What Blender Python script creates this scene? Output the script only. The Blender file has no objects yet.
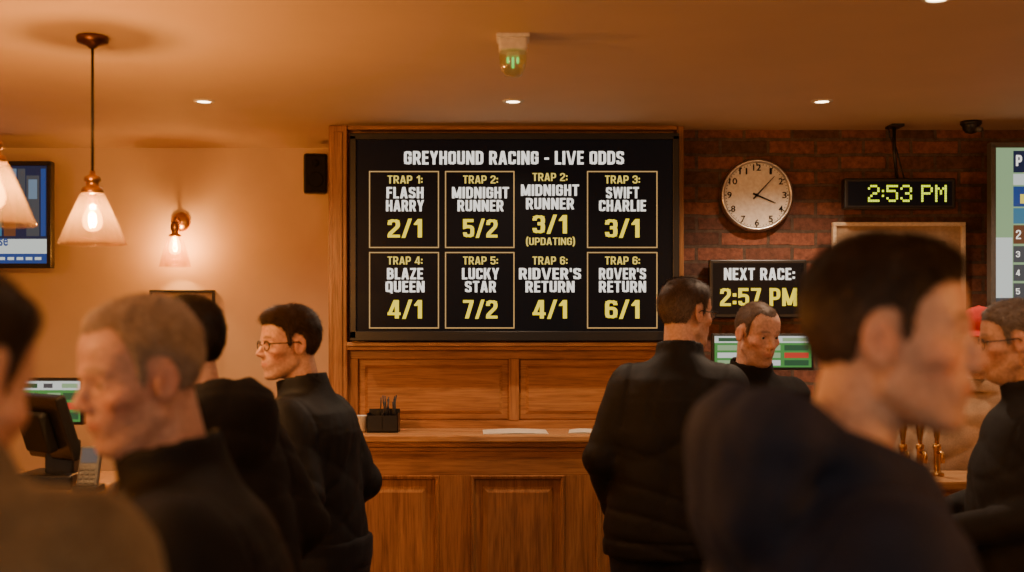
import bpy, bmesh, math, random
import numpy as np
from mathutils import Vector, Matrix
random.seed(5); rng=np.random.RandomState(7)
scene=bpy.context.scene
FP=1200.0; CZ=1.6; HY=330.0; CX=512.0
def W(px,py,Y): return Vector(((px-CX)/FP*Y, Y, CZ+(HY-py)/FP*Y))
def X_(px,Y): return (px-CX)/FP*Y
def Z_(py,Y): return CZ+(HY-py)/FP*Y
CEIL=2.53
# ---------------------------------------------------------------- materials
def newmat(name):
    m=bpy.data.materials.new(name); m.use_nodes=True
    nt=m.node_tree; b=nt.nodes['Principled BSDF']; return m,nt,b
def N(nt,t,**k):
    n=nt.nodes.new(t)
    for a,v in k.items(): setattr(n,a,v)
    return n
def L(nt,a,b): nt.links.new(a,b)
def ramp(nt,stops):
    r=N(nt,'ShaderNodeValToRGB'); e=r.color_ramp.elements
    while len(e)<len(stops): e.new(0.5)
    for i,(p,c) in enumerate(stops):
        e[i].position=p; e[i].color=(*c,1)
    return r
def objco(nt,scale=(1,1,1)):
    t=N(nt,'ShaderNodeTexCoord'); mp=N(nt,'ShaderNodeMapping'); mp.inputs['Scale'].default_value=scale
    L(nt,t.outputs['Object'],mp.inputs['Vector']); return mp.outputs['Vector']
def plain(name,col,rough=.5,metal=0,bump=0,nscale=60,var=.12,spec=.5,coat=0):
    m,nt,b=newmat(name)
    v=objco(nt); n=N(nt,'ShaderNodeTexNoise'); n.inputs['Scale'].default_value=nscale; n.inputs['Detail'].default_value=4
    L(nt,v,n.inputs['Vector'])
    c0=tuple(c*(1-var) for c in col); c1=tuple(min(1,c*(1+var)) for c in col)
    r=ramp(nt,[(.3,c0),(.7,c1)]); L(nt,n.outputs['Fac'],r.inputs['Fac']); L(nt,r.outputs['Color'],b.inputs['Base Color'])
    b.inputs['Roughness'].default_value=rough; b.inputs['Metallic'].default_value=metal; b.inputs['Specular IOR Level'].default_value=spec
    b.inputs['Coat Weight'].default_value=coat
    if bump:
        bp=N(nt,'ShaderNodeBump'); bp.inputs['Strength'].default_value=bump; bp.inputs['Distance'].default_value=.01
        L(nt,n.outputs['Fac'],bp.inputs['Height']); L(nt,bp.outputs['Normal'],b.inputs['Normal'])
    return m
def emis(name,col,s=1.0,base=(.02,.02,.02)):
    m,nt,b=newmat(name); b.inputs['Base Color'].default_value=(*base,1)
    b.inputs['Emission Color'].default_value=(*col,1); b.inputs['Emission Strength'].default_value=s
    b.inputs['Roughness'].default_value=.4; b.inputs['Specular IOR Level'].default_value=.25
    return m
def wood(name,c_lo,c_mid,c_hi,direction='z',rough=.38):
    m,nt,b=newmat(name)
    sc={'z':(14,14,1.1),'x':(1.1,14,14)}[direction]
    v=objco(nt,sc)
    n=N(nt,'ShaderNodeTexNoise'); n.inputs['Scale'].default_value=2.2; n.inputs['Detail'].default_value=8; n.inputs['Roughness'].default_value=.65; n.inputs['Distortion'].default_value=.6
    L(nt,v,n.inputs['Vector'])
    r=ramp(nt,[(.28,c_lo),(.5,c_mid),(.75,c_hi)]); L(nt,n.outputs['Fac'],r.inputs['Fac'])
    v2=objco(nt,{'z':(90,90,4),'x':(4,90,90)}[direction]); n2=N(nt,'ShaderNodeTexNoise'); n2.inputs['Scale'].default_value=2; n2.inputs['Detail'].default_value=3
    L(nt,v2,n2.inputs['Vector'])
    r2=ramp(nt,[(.35,(.60,.55,.50)),(.55,(1,1,1))]); L(nt,n2.outputs['Fac'],r2.inputs['Fac'])
    mx=N(nt,'ShaderNodeMix',data_type='RGBA',blend_type='MULTIPLY'); mx.inputs[0].default_value=.7
    L(nt,r.outputs['Color'],mx.inputs[6]); L(nt,r2.outputs['Color'],mx.inputs[7]); L(nt,mx.outputs[2],b.inputs['Base Color'])
    b.inputs['Roughness'].default_value=rough
    bp=N(nt,'ShaderNodeBump'); bp.inputs['Strength'].default_value=.15; bp.inputs['Distance'].default_value=.003
    L(nt,n2.outputs['Fac'],bp.inputs['Height']); L(nt,bp.outputs['Normal'],b.inputs['Normal'])
    return m
def brickmat():
    m,nt,b=newmat('brick')
    t=N(nt,'ShaderNodeTexCoord'); s=N(nt,'ShaderNodeSeparateXYZ'); c=N(nt,'ShaderNodeCombineXYZ')
    L(nt,t.outputs['Object'],s.inputs[0]); L(nt,s.outputs['X'],c.inputs['X']); L(nt,s.outputs['Z'],c.inputs['Y'])
    # slight waviness of the courses
    nw=N(nt,'ShaderNodeTexNoise'); nw.inputs['Scale'].default_value=9; L(nt,t.outputs['Object'],nw.inputs['Vector'])
    sb=N(nt,'ShaderNodeVectorMath',operation='SUBTRACT'); sb.inputs[1].default_value=(.5,.5,.5); L(nt,nw.outputs['Color'],sb.inputs[0])
    sc=N(nt,'ShaderNodeVectorMath',operation='SCALE'); sc.inputs['Scale'].default_value=.014; L(nt,sb.outputs[0],sc.inputs[0])
    av=N(nt,'ShaderNodeVectorMath',operation='ADD'); L(nt,c.outputs[0],av.inputs[0]); L(nt,sc.outputs[0],av.inputs[1])
    br=N(nt,'ShaderNodeTexBrick'); br.inputs['Scale'].default_value=1
    br.inputs['Brick Width'].default_value=.222; br.inputs['Row Height'].default_value=.071; br.inputs['Mortar Size'].default_value=.008
    br.inputs['Mortar Smooth'].default_value=.15; br.inputs['Bias'].default_value=-.05
    br.inputs['Color1'].default_value=(.30,.120,.078,1); br.inputs['Color2'].default_value=(.085,.045,.037,1); br.inputs['Mortar'].default_value=(.125,.092,.072,1)
    L(nt,av.outputs[0],br.inputs['Vector'])
    n=N(nt,'ShaderNodeTexNoise'); n.inputs['Scale'].default_value=38; n.inputs['Detail'].default_value=8; n.inputs['Roughness'].default_value=.7; L(nt,t.outputs['Object'],n.inputs['Vector'])
    r=ramp(nt,[(.35,(.50,.45,.42)),(.62,(1.15,1.08,1.02))]); L(nt,n.outputs['Fac'],r.inputs['Fac'])
    mx=N(nt,'ShaderNodeMix',data_type='RGBA',blend_type='MULTIPLY'); mx.inputs[0].default_value=.9
    L(nt,br.outputs['Color'],mx.inputs[6]); L(nt,r.outputs['Color'],mx.inputs[7]); L(nt,mx.outputs[2],b.inputs['Base Color'])
    b.inputs['Roughness'].default_value=.75
    ad=N(nt,'ShaderNodeMath',operation='MULTIPLY_ADD'); ad.inputs[1].default_value=-1; L(nt,br.outputs['Fac'],ad.inputs[0])
    mm=N(nt,'ShaderNodeMath',operation='MULTIPLY'); mm.inputs[1].default_value=.5; L(nt,n.outputs['Fac'],mm.inputs[0]); L(nt,mm.outputs[0],ad.inputs[2])
    bp=N(nt,'ShaderNodeBump'); bp.inputs['Strength'].default_value=.9; bp.inputs['Distance'].default_value=.010
    L(nt,ad.outputs[0],bp.inputs['Height']); L(nt,bp.outputs['Normal'],b.inputs['Normal'])
    return m
def glassmat(name,tint=(1,.9,.75),em=0,gl=.12,frost=0):
    m,nt,b=newmat(name); nt.nodes.remove(b); out=nt.nodes['Material Output']
    tr=N(nt,'ShaderNodeBsdfTransparent'); tr.inputs[0].default_value=(*tint,1)
    g=N(nt,'ShaderNodeBsdfGlossy'); g.inputs['Roughness'].default_value=.08; g.inputs[0].default_value=(1,.95,.9,1)
    lw=N(nt,'ShaderNodeLayerWeight'); lw.inputs['Blend'].default_value=.35
    ma=N(nt,'ShaderNodeMath',operation='MULTIPLY_ADD'); ma.inputs[1].default_value=.5; ma.inputs[2].default_value=gl*.3; L(nt,lw.outputs['Facing'],ma.inputs[0])
    mx=N(nt,'ShaderNodeMixShader'); L(nt,ma.outputs[0],mx.inputs[0]); L(nt,tr.outputs[0],mx.inputs[1]); L(nt,g.outputs[0],mx.inputs[2])
    res=mx.outputs[0]
    if frost:
        tl=N(nt,'ShaderNodeBsdfTranslucent'); tl.inputs[0].default_value=(1,.72,.42,1); m2=N(nt,'ShaderNodeMixShader'); m2.inputs[0].default_value=frost
        L(nt,res,m2.inputs[1]); L(nt,tl.outputs[0],m2.inputs[2]); res=m2.outputs[0]
    if em:
        e=N(nt,'ShaderNodeEmission'); e.inputs[0].default_value=(1,.55,.2,1); e.inputs[1].default_value=em
        a=N(nt,'ShaderNodeAddShader'); L(nt,res,a.inputs[0]); L(nt,e.outputs[0],a.inputs[1]); res=a.outputs[0]
    L(nt,res,out.inputs[0])
    return m
def attrmat(name,rough=.5,bump=.15,nscale=(200,200,200),spec=.4,var=.2):
    m,nt,b=newmat(name)
    a=N(nt,'ShaderNodeAttribute'); a.attribute_name='col'
    v=objco(nt,nscale); n=N(nt,'ShaderNodeTexNoise'); n.inputs['Scale'].default_value=1; n.inputs['Detail'].default_value=4; L(nt,v,n.inputs['Vector'])
    r=ramp(nt,[(.3,(1-var,1-var*1.15,1-var*1.2)),(.7,(1+var*.3,)*3)]); L(nt,n.outputs['Fac'],r.inputs['Fac'])
    mx=N(nt,'ShaderNodeMix',data_type='RGBA',blend_type='MULTIPLY'); mx.inputs[0].default_value=1
    L(nt,a.outputs['Color'],mx.inputs[6]); L(nt,r.outputs['Color'],mx.inputs[7]); L(nt,mx.outputs[2],b.inputs['Base Color'])
    b.inputs['Roughness'].default_value=rough; b.inputs['Specular IOR Level'].default_value=spec
    bp=N(nt,'ShaderNodeBump'); bp.inputs['Strength'].default_value=bump; bp.inputs['Distance'].default_value=.002
    L(nt,n.outputs['Fac'],bp.inputs['Height']); L(nt,bp.outputs['Normal'],b.inputs['Normal'])
    return m
def cloth(name,col,rough=.8,sheen=.3,weave=260,var=.35):
    m,nt,b=newmat(name); v=objco(nt)
    n=N(nt,'ShaderNodeTexNoise'); n.inputs['Scale'].default_value=weave; n.inputs['Detail'].default_value=4; n.inputs['Roughness'].default_value=.7; L(nt,v,n.inputs['Vector'])
    n2=N(nt,'ShaderNodeTexNoise'); n2.inputs['Scale'].default_value=14; n2.inputs['Detail'].default_value=3; L(nt,v,n2.inputs['Vector'])
    ad=N(nt,'ShaderNodeMath',operation='MULTIPLY_ADD'); ad.inputs[1].default_value=.5; L(nt,n.outputs['Fac'],ad.inputs[0])
    h=N(nt,'ShaderNodeMath',operation='MULTIPLY'); h.inputs[1].default_value=.5; L(nt,n2.outputs['Fac'],h.inputs[0]); L(nt,h.outputs[0],ad.inputs[2])
    r=ramp(nt,[(.35,tuple(c*(1-var) for c in col)),(.65,tuple(c*(1+var) for c in col))]); L(nt,ad.outputs[0],r.inputs['Fac']); L(nt,r.outputs['Color'],b.inputs['Base Color'])
    b.inputs['Roughness'].default_value=rough; b.inputs['Specular IOR Level'].default_value=.22
    b.inputs['Sheen Weight'].default_value=sheen; b.inputs['Sheen Roughness'].default_value=.5
    b.inputs['Sheen Tint'].default_value=(*[min(1,c*5+.01) for c in col],1)
    bp=N(nt,'ShaderNodeBump'); bp.inputs['Strength'].default_value=.4; bp.inputs['Distance'].default_value=.004; L(nt,n.outputs['Fac'],bp.inputs['Height']); L(nt,bp.outputs['Normal'],b.inputs['Normal'])
    return m
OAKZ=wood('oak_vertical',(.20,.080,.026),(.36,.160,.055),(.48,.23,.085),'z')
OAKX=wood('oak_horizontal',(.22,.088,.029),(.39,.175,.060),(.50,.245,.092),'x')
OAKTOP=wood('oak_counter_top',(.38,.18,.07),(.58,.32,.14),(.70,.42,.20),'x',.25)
FLOORM=wood('dark_floorboards',(.05,.02,.008),(.10,.045,.018),(.15,.07,.03),'x',.35)
CEILM=plain('ceiling_paint',(.66,.50,.36),.7,0,.05,3,.03)
WALLM=plain('cream_wall_paint',(.74,.56,.37),.75,0,.06,4,.04)
BRICK=brickmat()
BLACK=plain('black_plastic',(.012,.012,.013),.35)
BLACKM=plain('black_matt',(.010,.010,.010),.7,0,.2,200,.12,.25)
GREYP=plain('grey_plastic',(.10,.10,.10),.4)
WHITEP=plain('white_plastic',(.75,.72,.66),.4)
BRASS=plain('aged_brass',(.55,.30,.09),.3,1)
COPPER=plain('dark_bronze',(.16,.07,.03),.35,1)
STEEL=plain('brushed_steel',(.60,.58,.55),.3,1)
SCREENB=emis('screen_black',(.0022,.0024,.003),1,(.003,.003,.004)); SCREENB.node_tree.nodes['Principled BSDF'].inputs['Roughness'].default_value=.30; SCREENB.node_tree.nodes['Principled BSDF'].inputs['Specular IOR Level'].default_value=.12
TXTW=emis('text_white',(1,.93,.82),1.3)
TXTY=emis('text_yellow',(1,.76,.03),1.25)
TXTP=emis('text_pale_yellow',(1,.74,.13),.95)
BORD=emis('tile_border',(1,.58,.20),.6)
LED=emis('led_yellow',(.85,1,.03),1.5)
SHADEG=glassmat('shade_glass',(1,.84,.58),.02,.12,.018)
SHADEG2=glassmat('sconce_glass',(1,.90,.74),0,.12,.03)
LENSG=glassmat('spectacle_glass',(.93,.95,.95),0,.05)
BULBG=glassmat('bulb_glass',(1,.85,.6),4.0)
PAPER=plain('paper',(.75,.68,.55),.7)
# ---------------------------------------------------------------- stroke font (heavy condensed capitals)
def _round(pts,closed=False):
    out=[]; n=len(pts)
    for i,p in enumerate(pts):
        r=p[2] if len(p)>2 else 0
        if r==0 or (not closed and i in(0,n-1)): out.append(Vector((p[0],p[1]))); continue
        P=Vector(p[:2]); A=Vector(pts[i-1][:2]); B=Vector(pts[(i+1)%n][:2]); a=P+(A-P).normalized()*r; b=P+(B-P).normalized()*r
        for k in range(6): t=k/5; out.append(a*(1-t)**2+P*2*t*(1-t)+b*t*t)
    return out
def _strip(pts,th,closed=False):
    n=len(pts); Lp=[];Rp=[]
    for i in range(n):
        if closed: a=pts[i-1]; c=pts[(i+1)%n]
        else: a=pts[max(i-1,0)]; c=pts[min(i+1,n-1)]
        p=pts[i]; d1=(p-a) if (p-a).length>1e-6 else (c-p); d2=(c-p) if (c-p).length>1e-6 else (p-a); d1.normalize(); d2.normalize()
        n1=Vector((-d1.y,d1.x)); n2=Vector((-d2.y,d2.x)); m=(n1+n2); m.normalize(); k=th/2/max(.35,m.dot(n1)); Lp.append(p+m*k); Rp.append(p-m*k)
    q=[]
    for i in range(n if closed else n-1):
        j=(i+1)%n; q.append([Rp[i],Rp[j],Lp[j],Lp[i]])
    return q
def glyph(ch,T=.18,w=.50):
    h=T/2; l=h; r=w-h; b=h; t=1-h; m=.52; R=.17; q=[]
    rect=lambda x0,x1,y0,y1:q.append([Vector((x0,y0)),Vector((x1,y0)),Vector((x1,y1)),Vector((x0,y1))])
    para=lambda xb,xt,y0,y1,tw=T:q.append([Vector((xb,y0)),Vector((xb+tw,y0)),Vector((xt+tw,y1)),Vector((xt,y1))])
    path=lambda *p,closed=False:q.extend(_strip(_round(list(p),closed),T,closed))
    if ch==' ': return q,.22
    if ch=='A': w=.56; para(0,(w-T)/2-.02,0,1); para(w-T,(w-T)/2+.02,0,1); rect(.13,w-.13,.19,.35)
    elif ch=='B': rect(0,T,0,1); path((l,t),(r-.02,t,R),(r-.02,m,R),(l,m)); path((l,m),(r,m,R),(r,b,R),(l,b))
    elif ch=='C': path((r,.64),(r,t,R),(l,t,R),(l,b,R),(r,b,R),(r,.36))
    elif ch=='D': rect(0,T,0,1); path((l,t),(r,t,R),(r,b,R),(l,b))
    elif ch=='E': w=.42; rect(0,T,0,1); rect(0,w,0,T*.9); rect(0,w,1-T*.9,1); rect(0,w-.03,.43,.59)
    elif ch=='F': w=.42; rect(0,T,0,1); rect(0,w,1-T*.9,1); rect(0,w-.03,.42,.58)
    elif ch=='G': path((r,.66),(r,t,R),(l,t,R),(l,b,R),(r,b,R),(r,.49),(w*.52,.49))
    elif ch=='H': rect(0,T,0,1); rect(w-T,w,0,1); rect(0,w,.43,.59)
    elif ch=='I': w=T; rect(0,T,0,1)
    elif ch=='K': w=.54; rect(0,T,0,1); para(T*.7,w-T-.02,.36,1,T*1.05); para(w-T,T*.95,0,.62,T*1.05)
    elif ch=='L': w=.41; rect(0,T,0,1); rect(0,w,0,T*.9)
    elif ch=='M': w=.68; rect(0,T,0,1); rect(w-T,w,0,1); para((w-T)/2,.0,.05,1,T); para((w-T)/2,w-T,.05,1,T)
    elif ch=='N': w=.54; rect(0,T,0,1); rect(w-T,w,0,1); para(w-T,0,0,1,T)
    elif ch in 'O0': path((r,t,R),(l,t,R),(l,b,R),(r,b,R),closed=True)
    elif ch=='P': rect(0,T,0,1); path((l,t),(r,t,R),(r,.42,R),(l,.42))
    elif ch=='Q': path((r,t,R),(l,t,R),(l,b,R),(r,b,R),closed=True); para(w-.12,w*.45,-.10,.22,.14)
    elif ch=='R': w=.52; rect(0,T,0,1); path((l,t),(r,t,R),(r,.45,R),(l,.45)); para(w-T+.01,w*.38,0,.44,T)
    elif ch=='S': path((r,.70),(r,t,R),(l,t,R),(l,.56,R*.8),(r,.46,R*.8),(r,b,R),(l,b,R),(l,.30))
    elif ch=='T': w=.48; rect(0,w,1-T*.9,1); rect((w-T)/2,(w+T)/2,0,1)
    elif ch=='U': path((l,1),(l,b,R),(r,b,R),(r,1))
    elif ch=='V': w=.62; tv_=T*.88; para((w-tv_)/2-.045,0,0,1,tv_); para((w-tv_)/2+.045,w-tv_,0,1,tv_)
    elif ch=='W': w=.80; para(.13,0,0,1,.16); para(.15,(w-.16)/2-.0,0,1,.14); para(w-.29,(w-.16)/2+.02,0,1,.14); para(w-.29,w-.16,0,1,.16)
    elif ch=='X': w=.54; para(0,w-T,0,1); para(w-T,0,0,1)
    elif ch=='Y': w=.54; para((w-T)/2,0,.40,1); para((w-T)/2,w-T,.40,1); rect((w-T)/2,(w+T)/2,0,.46)
    elif ch=='Z': w=.46; rect(0,w,0,T*.9); rect(0,w,1-T*.9,1); para(0,w-T,.1,.9)
    elif ch=='1': w=.34; rect(w-T,w,0,1); para(0,w-T,.68,.86,.14); para(.0,w-T,.72,1,.14)
    elif ch=='2': path((l,.68),(l,t,R),(r,t,R),(r,.60,.1),(l+.01,.20,.05),(l+.01,.05)); rect(0,w,0,T*.9)
    elif ch=='3': path((l,.70),(l,t,R),(r,t,R),(r,.53,R*.7),(w*.40,.53)); path((w*.40,.53),(r,.53,R*.7),(r,b,R),(l,b,R),(l,.30))
    elif ch=='4': w=.54; rect(w-T-.07,w-.07,0,1); para(0,w-T-.12,.22,1,T*.9); rect(0,w,.18,.33)
    elif ch=='5': path((w-.03,t),(l,t),(l,.56),(l+.1,.59),(r,.58,R*.8),(r,b,R),(l,b,R),(l,.28))
    elif ch=='6': path((r,.72),(r,t,R),(l,t,R),(l,b,R),(r,b,R),(r,.56,R),(l,.54))
    elif ch=='7': w=.46; rect(0,w,1-T*.9,1); para(.08,w-T,0,.88)
    elif ch==':': w=T; rect(0,T,.10,.29); rect(0,T,.52,.71)
    elif ch=='/': w=.42; para(0,w-.15,-.02,1.02,.15)
    elif ch=='-': w=.30; rect(0,w,.36,.52)
    elif ch=="'": w=.14; para(.01,0,.66,1,.13)
    elif ch=='(': w=.22; path((w-.03,1.12),(h+.0,.80,.2),(h+.0,.12,.2),(w-.03,-.18))
    elif ch==')': w=.22; path((.03,1.12),(w-h,.80,.2),(w-h,.12,.2),(.03,-.18))
    else: rect(0,w,0,1)
    return q,w
# ---------------------------------------------------------------- mesh builder
def rotZ(a): return Matrix.Rotation(math.radians(a),4,'Z')
class MB:
    def __init__(s): s.v=[];s.f=[];s.m=[];s.s=[];s.mats=[];s.M=None
    def mi(s,mat):
        if mat not in s.mats: s.mats.append(mat)
        return s.mats.index(mat)
    def add(s,vs,fs,mat,smooth=False):
        o=len(s.v); k=s.mi(mat)
        for v in vs:
            v=Vector(v); s.v.append(s.M@v if s.M else v)
        for f in fs: s.f.append([i+o for i in f]); s.m.append(k); s.s.append(smooth)
    def box(s,x0,x1,y0,y1,z0,z1,mat,bev=0):
        x0,x1=sorted((x0,x1)); y0,y1=sorted((y0,y1)); z0,z1=sorted((z0,z1))
        bm=bmesh.new(); bmesh.ops.create_cube(bm,size=1)
        for v in bm.verts: v.co=Vector(((x0+x1)/2+v.co.x*(x1-x0),(y0+y1)/2+v.co.y*(y1-y0),(z0+z1)/2+v.co.z*(z1-z0)))
        if bev: bmesh.ops.bevel(bm,geom=bm.edges[:],offset=bev,segments=2,affect='EDGES',profile=.5)
        bm.verts.index_update()
        s.add([v.co.copy() for v in bm.verts],[[v.index for v in f.verts] for f in bm.faces],mat); bm.free()
    def lathe(s,prof,c,mat,axis=(0,0,1),seg=28,smooth=True):
        ax=Vector(axis).normalized(); q=Vector((0,0,1)).rotation_difference(ax); vs=[];fs=[];c=Vector(c); n=len(prof)
        for r,h in prof:
            for j in range(seg):
                a=2*math.pi*j/seg; vs.append(c+q@Vector((r*math.cos(a),r*math.sin(a),h)))
        for i in range(n-1):
            for j in range(seg):
                k=(j+1)%seg; fs.append([i*seg+j,i*seg+k,(i+1)*seg+k,(i+1)*seg+j])
        s.add(vs,fs,mat,smooth)
    def tube(s,pts,r,mat,seg=10):
        pts=[Vector(p) for p in pts]; n=len(pts); rs=r if isinstance(r,(list,tuple)) else [r]*n; vs=[];fs=[]
        for i,p in enumerate(pts):
            d=(pts[min(i+1,n-1)]-pts[max(i-1,0)]).normalized(); u=d.orthogonal().normalized() if i==0 else (pu-d*pu.dot(d)).normalized(); pu=u; w=d.cross(u)
            for j in range(seg):
                a=2*math.pi*j/seg; vs.append(p+(u*math.cos(a)+w*math.sin(a))*rs[i])
        for i in range(n-1):
            for j in range(seg):
                k=(j+1)%seg; fs.append([i*seg+j,i*seg+k,(i+1)*seg+k,(i+1)*seg+j])
        fs.append(list(range(seg))[::-1]); fs.append([(n-1)*seg+j for j in range(seg)])
        s.add(vs,fs,mat,True)
    def rings(s,x0,x1,z0,z1,y,prof,mat):
        vs=[];fs=[]
        for ins,dep in prof:
            vs+=[(x0+ins,y+dep,z0+ins),(x1-ins,y+dep,z0+ins),(x1-ins,y+dep,z1-ins),(x0+ins,y+dep,z1-ins)]
        for i in range(len(prof)-1):
            for j in range(4):
                k=(j+1)%4; fs.append([i*4+j,i*4+k,(i+1)*4+k,(i+1)*4+j])
        n=(len(prof)-1)*4; fs.append([n,n+1,n+2,n+3]); s.add(vs,fs,mat)
    def rect(s,x0,x1,z0,z1,y,mat): s.add([(x0,y,z0),(x1,y,z0),(x1,y,z1),(x0,y,z1)],[[0,1,2,3]],mat)
    def prect(s,a,b,c,d,Y,mat): s.rect(X_(a,Y),X_(b,Y),Z_(d,Y),Z_(c,Y),Y,mat)
    def border(s,a,b,c,d,Y,mat,w=.005):
        x0,x1,z1,z0=X_(a,Y),X_(b,Y),Z_(c,Y),Z_(d,Y)
        s.rect(x0,x1,z1-w,z1,Y,mat); s.rect(x0,x1,z0,z0+w,Y,mat); s.rect(x0,x0+w,z0+w,z1-w,Y,mat); s.rect(x1-w,x1,z0+w,z1-w,Y,mat)
    def vtext(s,t,a,b,c,d,Y,mat,T=.18,gap=.085):
        x0,x1,z1,z0=X_(a,Y),X_(b,Y),Z_(c,Y),Z_(d,Y); cur=0; Q=[]
        for ch in t:
            q,w=glyph(ch,T)
            Q+=[[Vector((p.x+cur,p.y)) for p in f] for f in q]; cur+=w+gap
        cur-=gap; vs=[];fs=[]
        for f in Q:
            o=len(vs); vs+=[(x0+p.x/cur*(x1-x0),Y,z0+p.y*(z1-z0)) for p in f]; fs.append([o,o+1,o+2,o+3])
        s.add(vs,fs,mat)
    def text(s,t,a,b,c,d,Y,mat,bold=.022):
        cu=bpy.data.curves.new('t','FONT'); cu.body=t; cu.offset=bold; cu.resolution_u=3
        o=bpy.data.objects.new('t',cu); scene.collection.objects.link(o)
        dg=bpy.context.evaluated_depsgraph_get(); me=bpy.data.meshes.new_from_object(o.evaluated_get(dg))
        co=np.array([v.co[:] for v in me.vertices]); fs=[list(p.vertices) for p in me.polygons]
        bpy.data.objects.remove(o); bpy.data.curves.remove(cu); bpy.data.meshes.remove(me)
        mn=co.min(0); mx=co.max(0); x0,x1,z1,z0=X_(a,Y),X_(b,Y),Z_(c,Y),Z_(d,Y)
        vs=[(x0+(p[0]-mn[0])/(mx[0]-mn[0])*(x1-x0),Y,z0+(p[1]-mn[1])/(mx[1]-mn[1])*(z1-z0)) for p in co]
        s.add(vs,fs,mat)
    def build(s,name,parent=None,origin=(0,0,0),label=None):
        o=Vector(origin); me=bpy.data.meshes.new(name); me.from_pydata([tuple(v-o) for v in s.v],[],s.f)
        for m in s.mats: me.materials.append(m)
        for p,k,sm in zip(me.polygons,s.m,s.s): p.material_index=k; p.use_smooth=sm
        bm=bmesh.new(); bm.from_mesh(me); bmesh.ops.recalc_face_normals(bm,faces=bm.faces[:]); bm.to_mesh(me); bm.free()
        ob=bpy.data.objects.new(name,me); scene.collection.objects.link(ob)
        if parent: ob.parent=parent
        else: ob.location=o
        if label: ob['label']=label
        return ob
def thing(name,label,cat,loc,group=None,yaw=0):
    e=bpy.data.objects.new(name,None); e.empty_display_size=.1; e.location=loc; e.rotation_euler=(0,0,math.radians(yaw)); scene.collection.objects.link(e)
    e['label']=label; e['category']=cat
    if group: e['group']=group
    return e
def tag(o,label,cat,group=None):
    o['label']=label; o['category']=cat
    if group: o['group']=group
    return o
def struct(o,label=None):
    o['kind']='structure'
    if label: o['label']=label
    return o
def light(kind,loc,energy,col,size=.03,parent=None,spot=None,rot=(0,0,0),name='lamp_light'):
    d=bpy.data.lights.new(name,kind); d.energy=energy; d.color=col
    if kind in('POINT','SPOT'): d.shadow_soft_size=size
    if spot: d.spot_size=math.radians(spot); d.spot_blend=.6
    o=bpy.data.objects.new(name,d); scene.collection.objects.link(o); o.rotation_euler=rot
    if parent: o.parent=parent; o.location=Vector(loc)-parent.location
    else: o.location=loc
    return o
WARM=(1,.64,.36)
# ---------------------------------------------------------------- room
XL,XR=-3.6,3.6; YB=-.6
def slab(name,x0,x1,y0,y1,z0,z1,mat,label):
    b=MB(); b.box(x0,x1,y0,y1,z0,z1,mat); return struct(b.build(name,origin=((x0+x1)/2,(y0+y1)/2,z0)),label)
slab('floor',XL,XR,YB,6.3,-.1,0,FLOORM,'dark wooden floorboards')
slab('ceiling',XL,XR,YB,6.3,CEIL,CEIL+.1,CEILM,'smooth cream painted ceiling')
slab('wall_left',XL-.1,XL,YB,6.3,0,CEIL,WALLM,'cream painted side wall')
slab('wall_right',XR,XR+.1,YB,6.3,0,CEIL,WALLM,'cream painted side wall')
YW=6.13
slab('wall_back',XL,-.80,YW,YW+.15,0,CEIL,WALLM,'cream painted wall lit by a sconce')
slab('wall_centre',-.80,.78,5.56,YW+.15,0,CEIL,WALLM,'plastered projecting wall behind the panelling')
slab('wall_brick',.78,XR,5.58,YW+.15,0,CEIL,BRICK,'old dark red brick wall')
b=MB(); b.box(XL,-.80,YW-.02,YW,0,.12,OAKX,.004); struct(b.build('baseboard_back',origin=(-2.2,YW,0)),'oak skirting board')
# panelling around the big screen
YP=5.50
pan=thing('wood_panelling','oak panelling framing the big odds screen above the bar','wall panelling',(0,5.53,1.15))
O=pan.location
b=MB(); x0,x1=X_(330,YP),X_(348.5,YP)
b.box(x0,x1,YP-.05,5.56,1.15,CEIL,OAKZ,.006); b.box(x0+.02,x1-.02,YP-.058,YP-.05,1.2,CEIL-.03,OAKZ,.003)
b.box(x0,x0+.02,5.56,YW,1.15,CEIL,OAKZ)
b.build('post',pan,O)
b=MB(); b.box(X_(676,YP),X_(683,YP),YP-.03,5.58,1.15,CEIL,OAKZ,.004); b.build('post',pan,O)
b=MB(); b.box(X_(348.5,YP),X_(676,YP),YP-.04,5.56,Z_(131,YP),CEIL,OAKX,.004); b.build('top_rail',pan,O)
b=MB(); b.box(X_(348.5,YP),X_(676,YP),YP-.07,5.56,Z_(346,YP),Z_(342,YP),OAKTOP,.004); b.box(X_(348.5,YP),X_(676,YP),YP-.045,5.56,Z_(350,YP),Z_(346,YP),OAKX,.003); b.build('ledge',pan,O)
b=MB(); b.box(X_(348.5,YP),X_(676,YP),YP+.02,5.56,1.15,Z_(131,YP),OAKZ)
b.build('backing_board',pan,O)
b=MB()
zt=Z_(350,YP); zb=1.15
b.box(X_(348.5,YP),X_(676,YP),YP,YP+.02,zt-.04,zt,OAKX,.002); b.box(X_(348.5,YP),X_(676,YP),YP,YP+.02,zb,zb+.035,OAKX,.002)
for a,c in((348.5,358),(509,519),(667,676)): b.box(X_(a,YP),X_(c,YP),YP-.002,YP+.02,zb+.035,zt-.04,OAKZ,.002)
for a,c in((358,509),(519,667)): b.rings(X_(a,YP),X_(c,YP),zb+.035,zt-.04,YP+.018,[(0,0),(.008,-.004),(.03,-.006),(.045,-.014)],OAKX)
b.build('lower_panel',pan,O)
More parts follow.
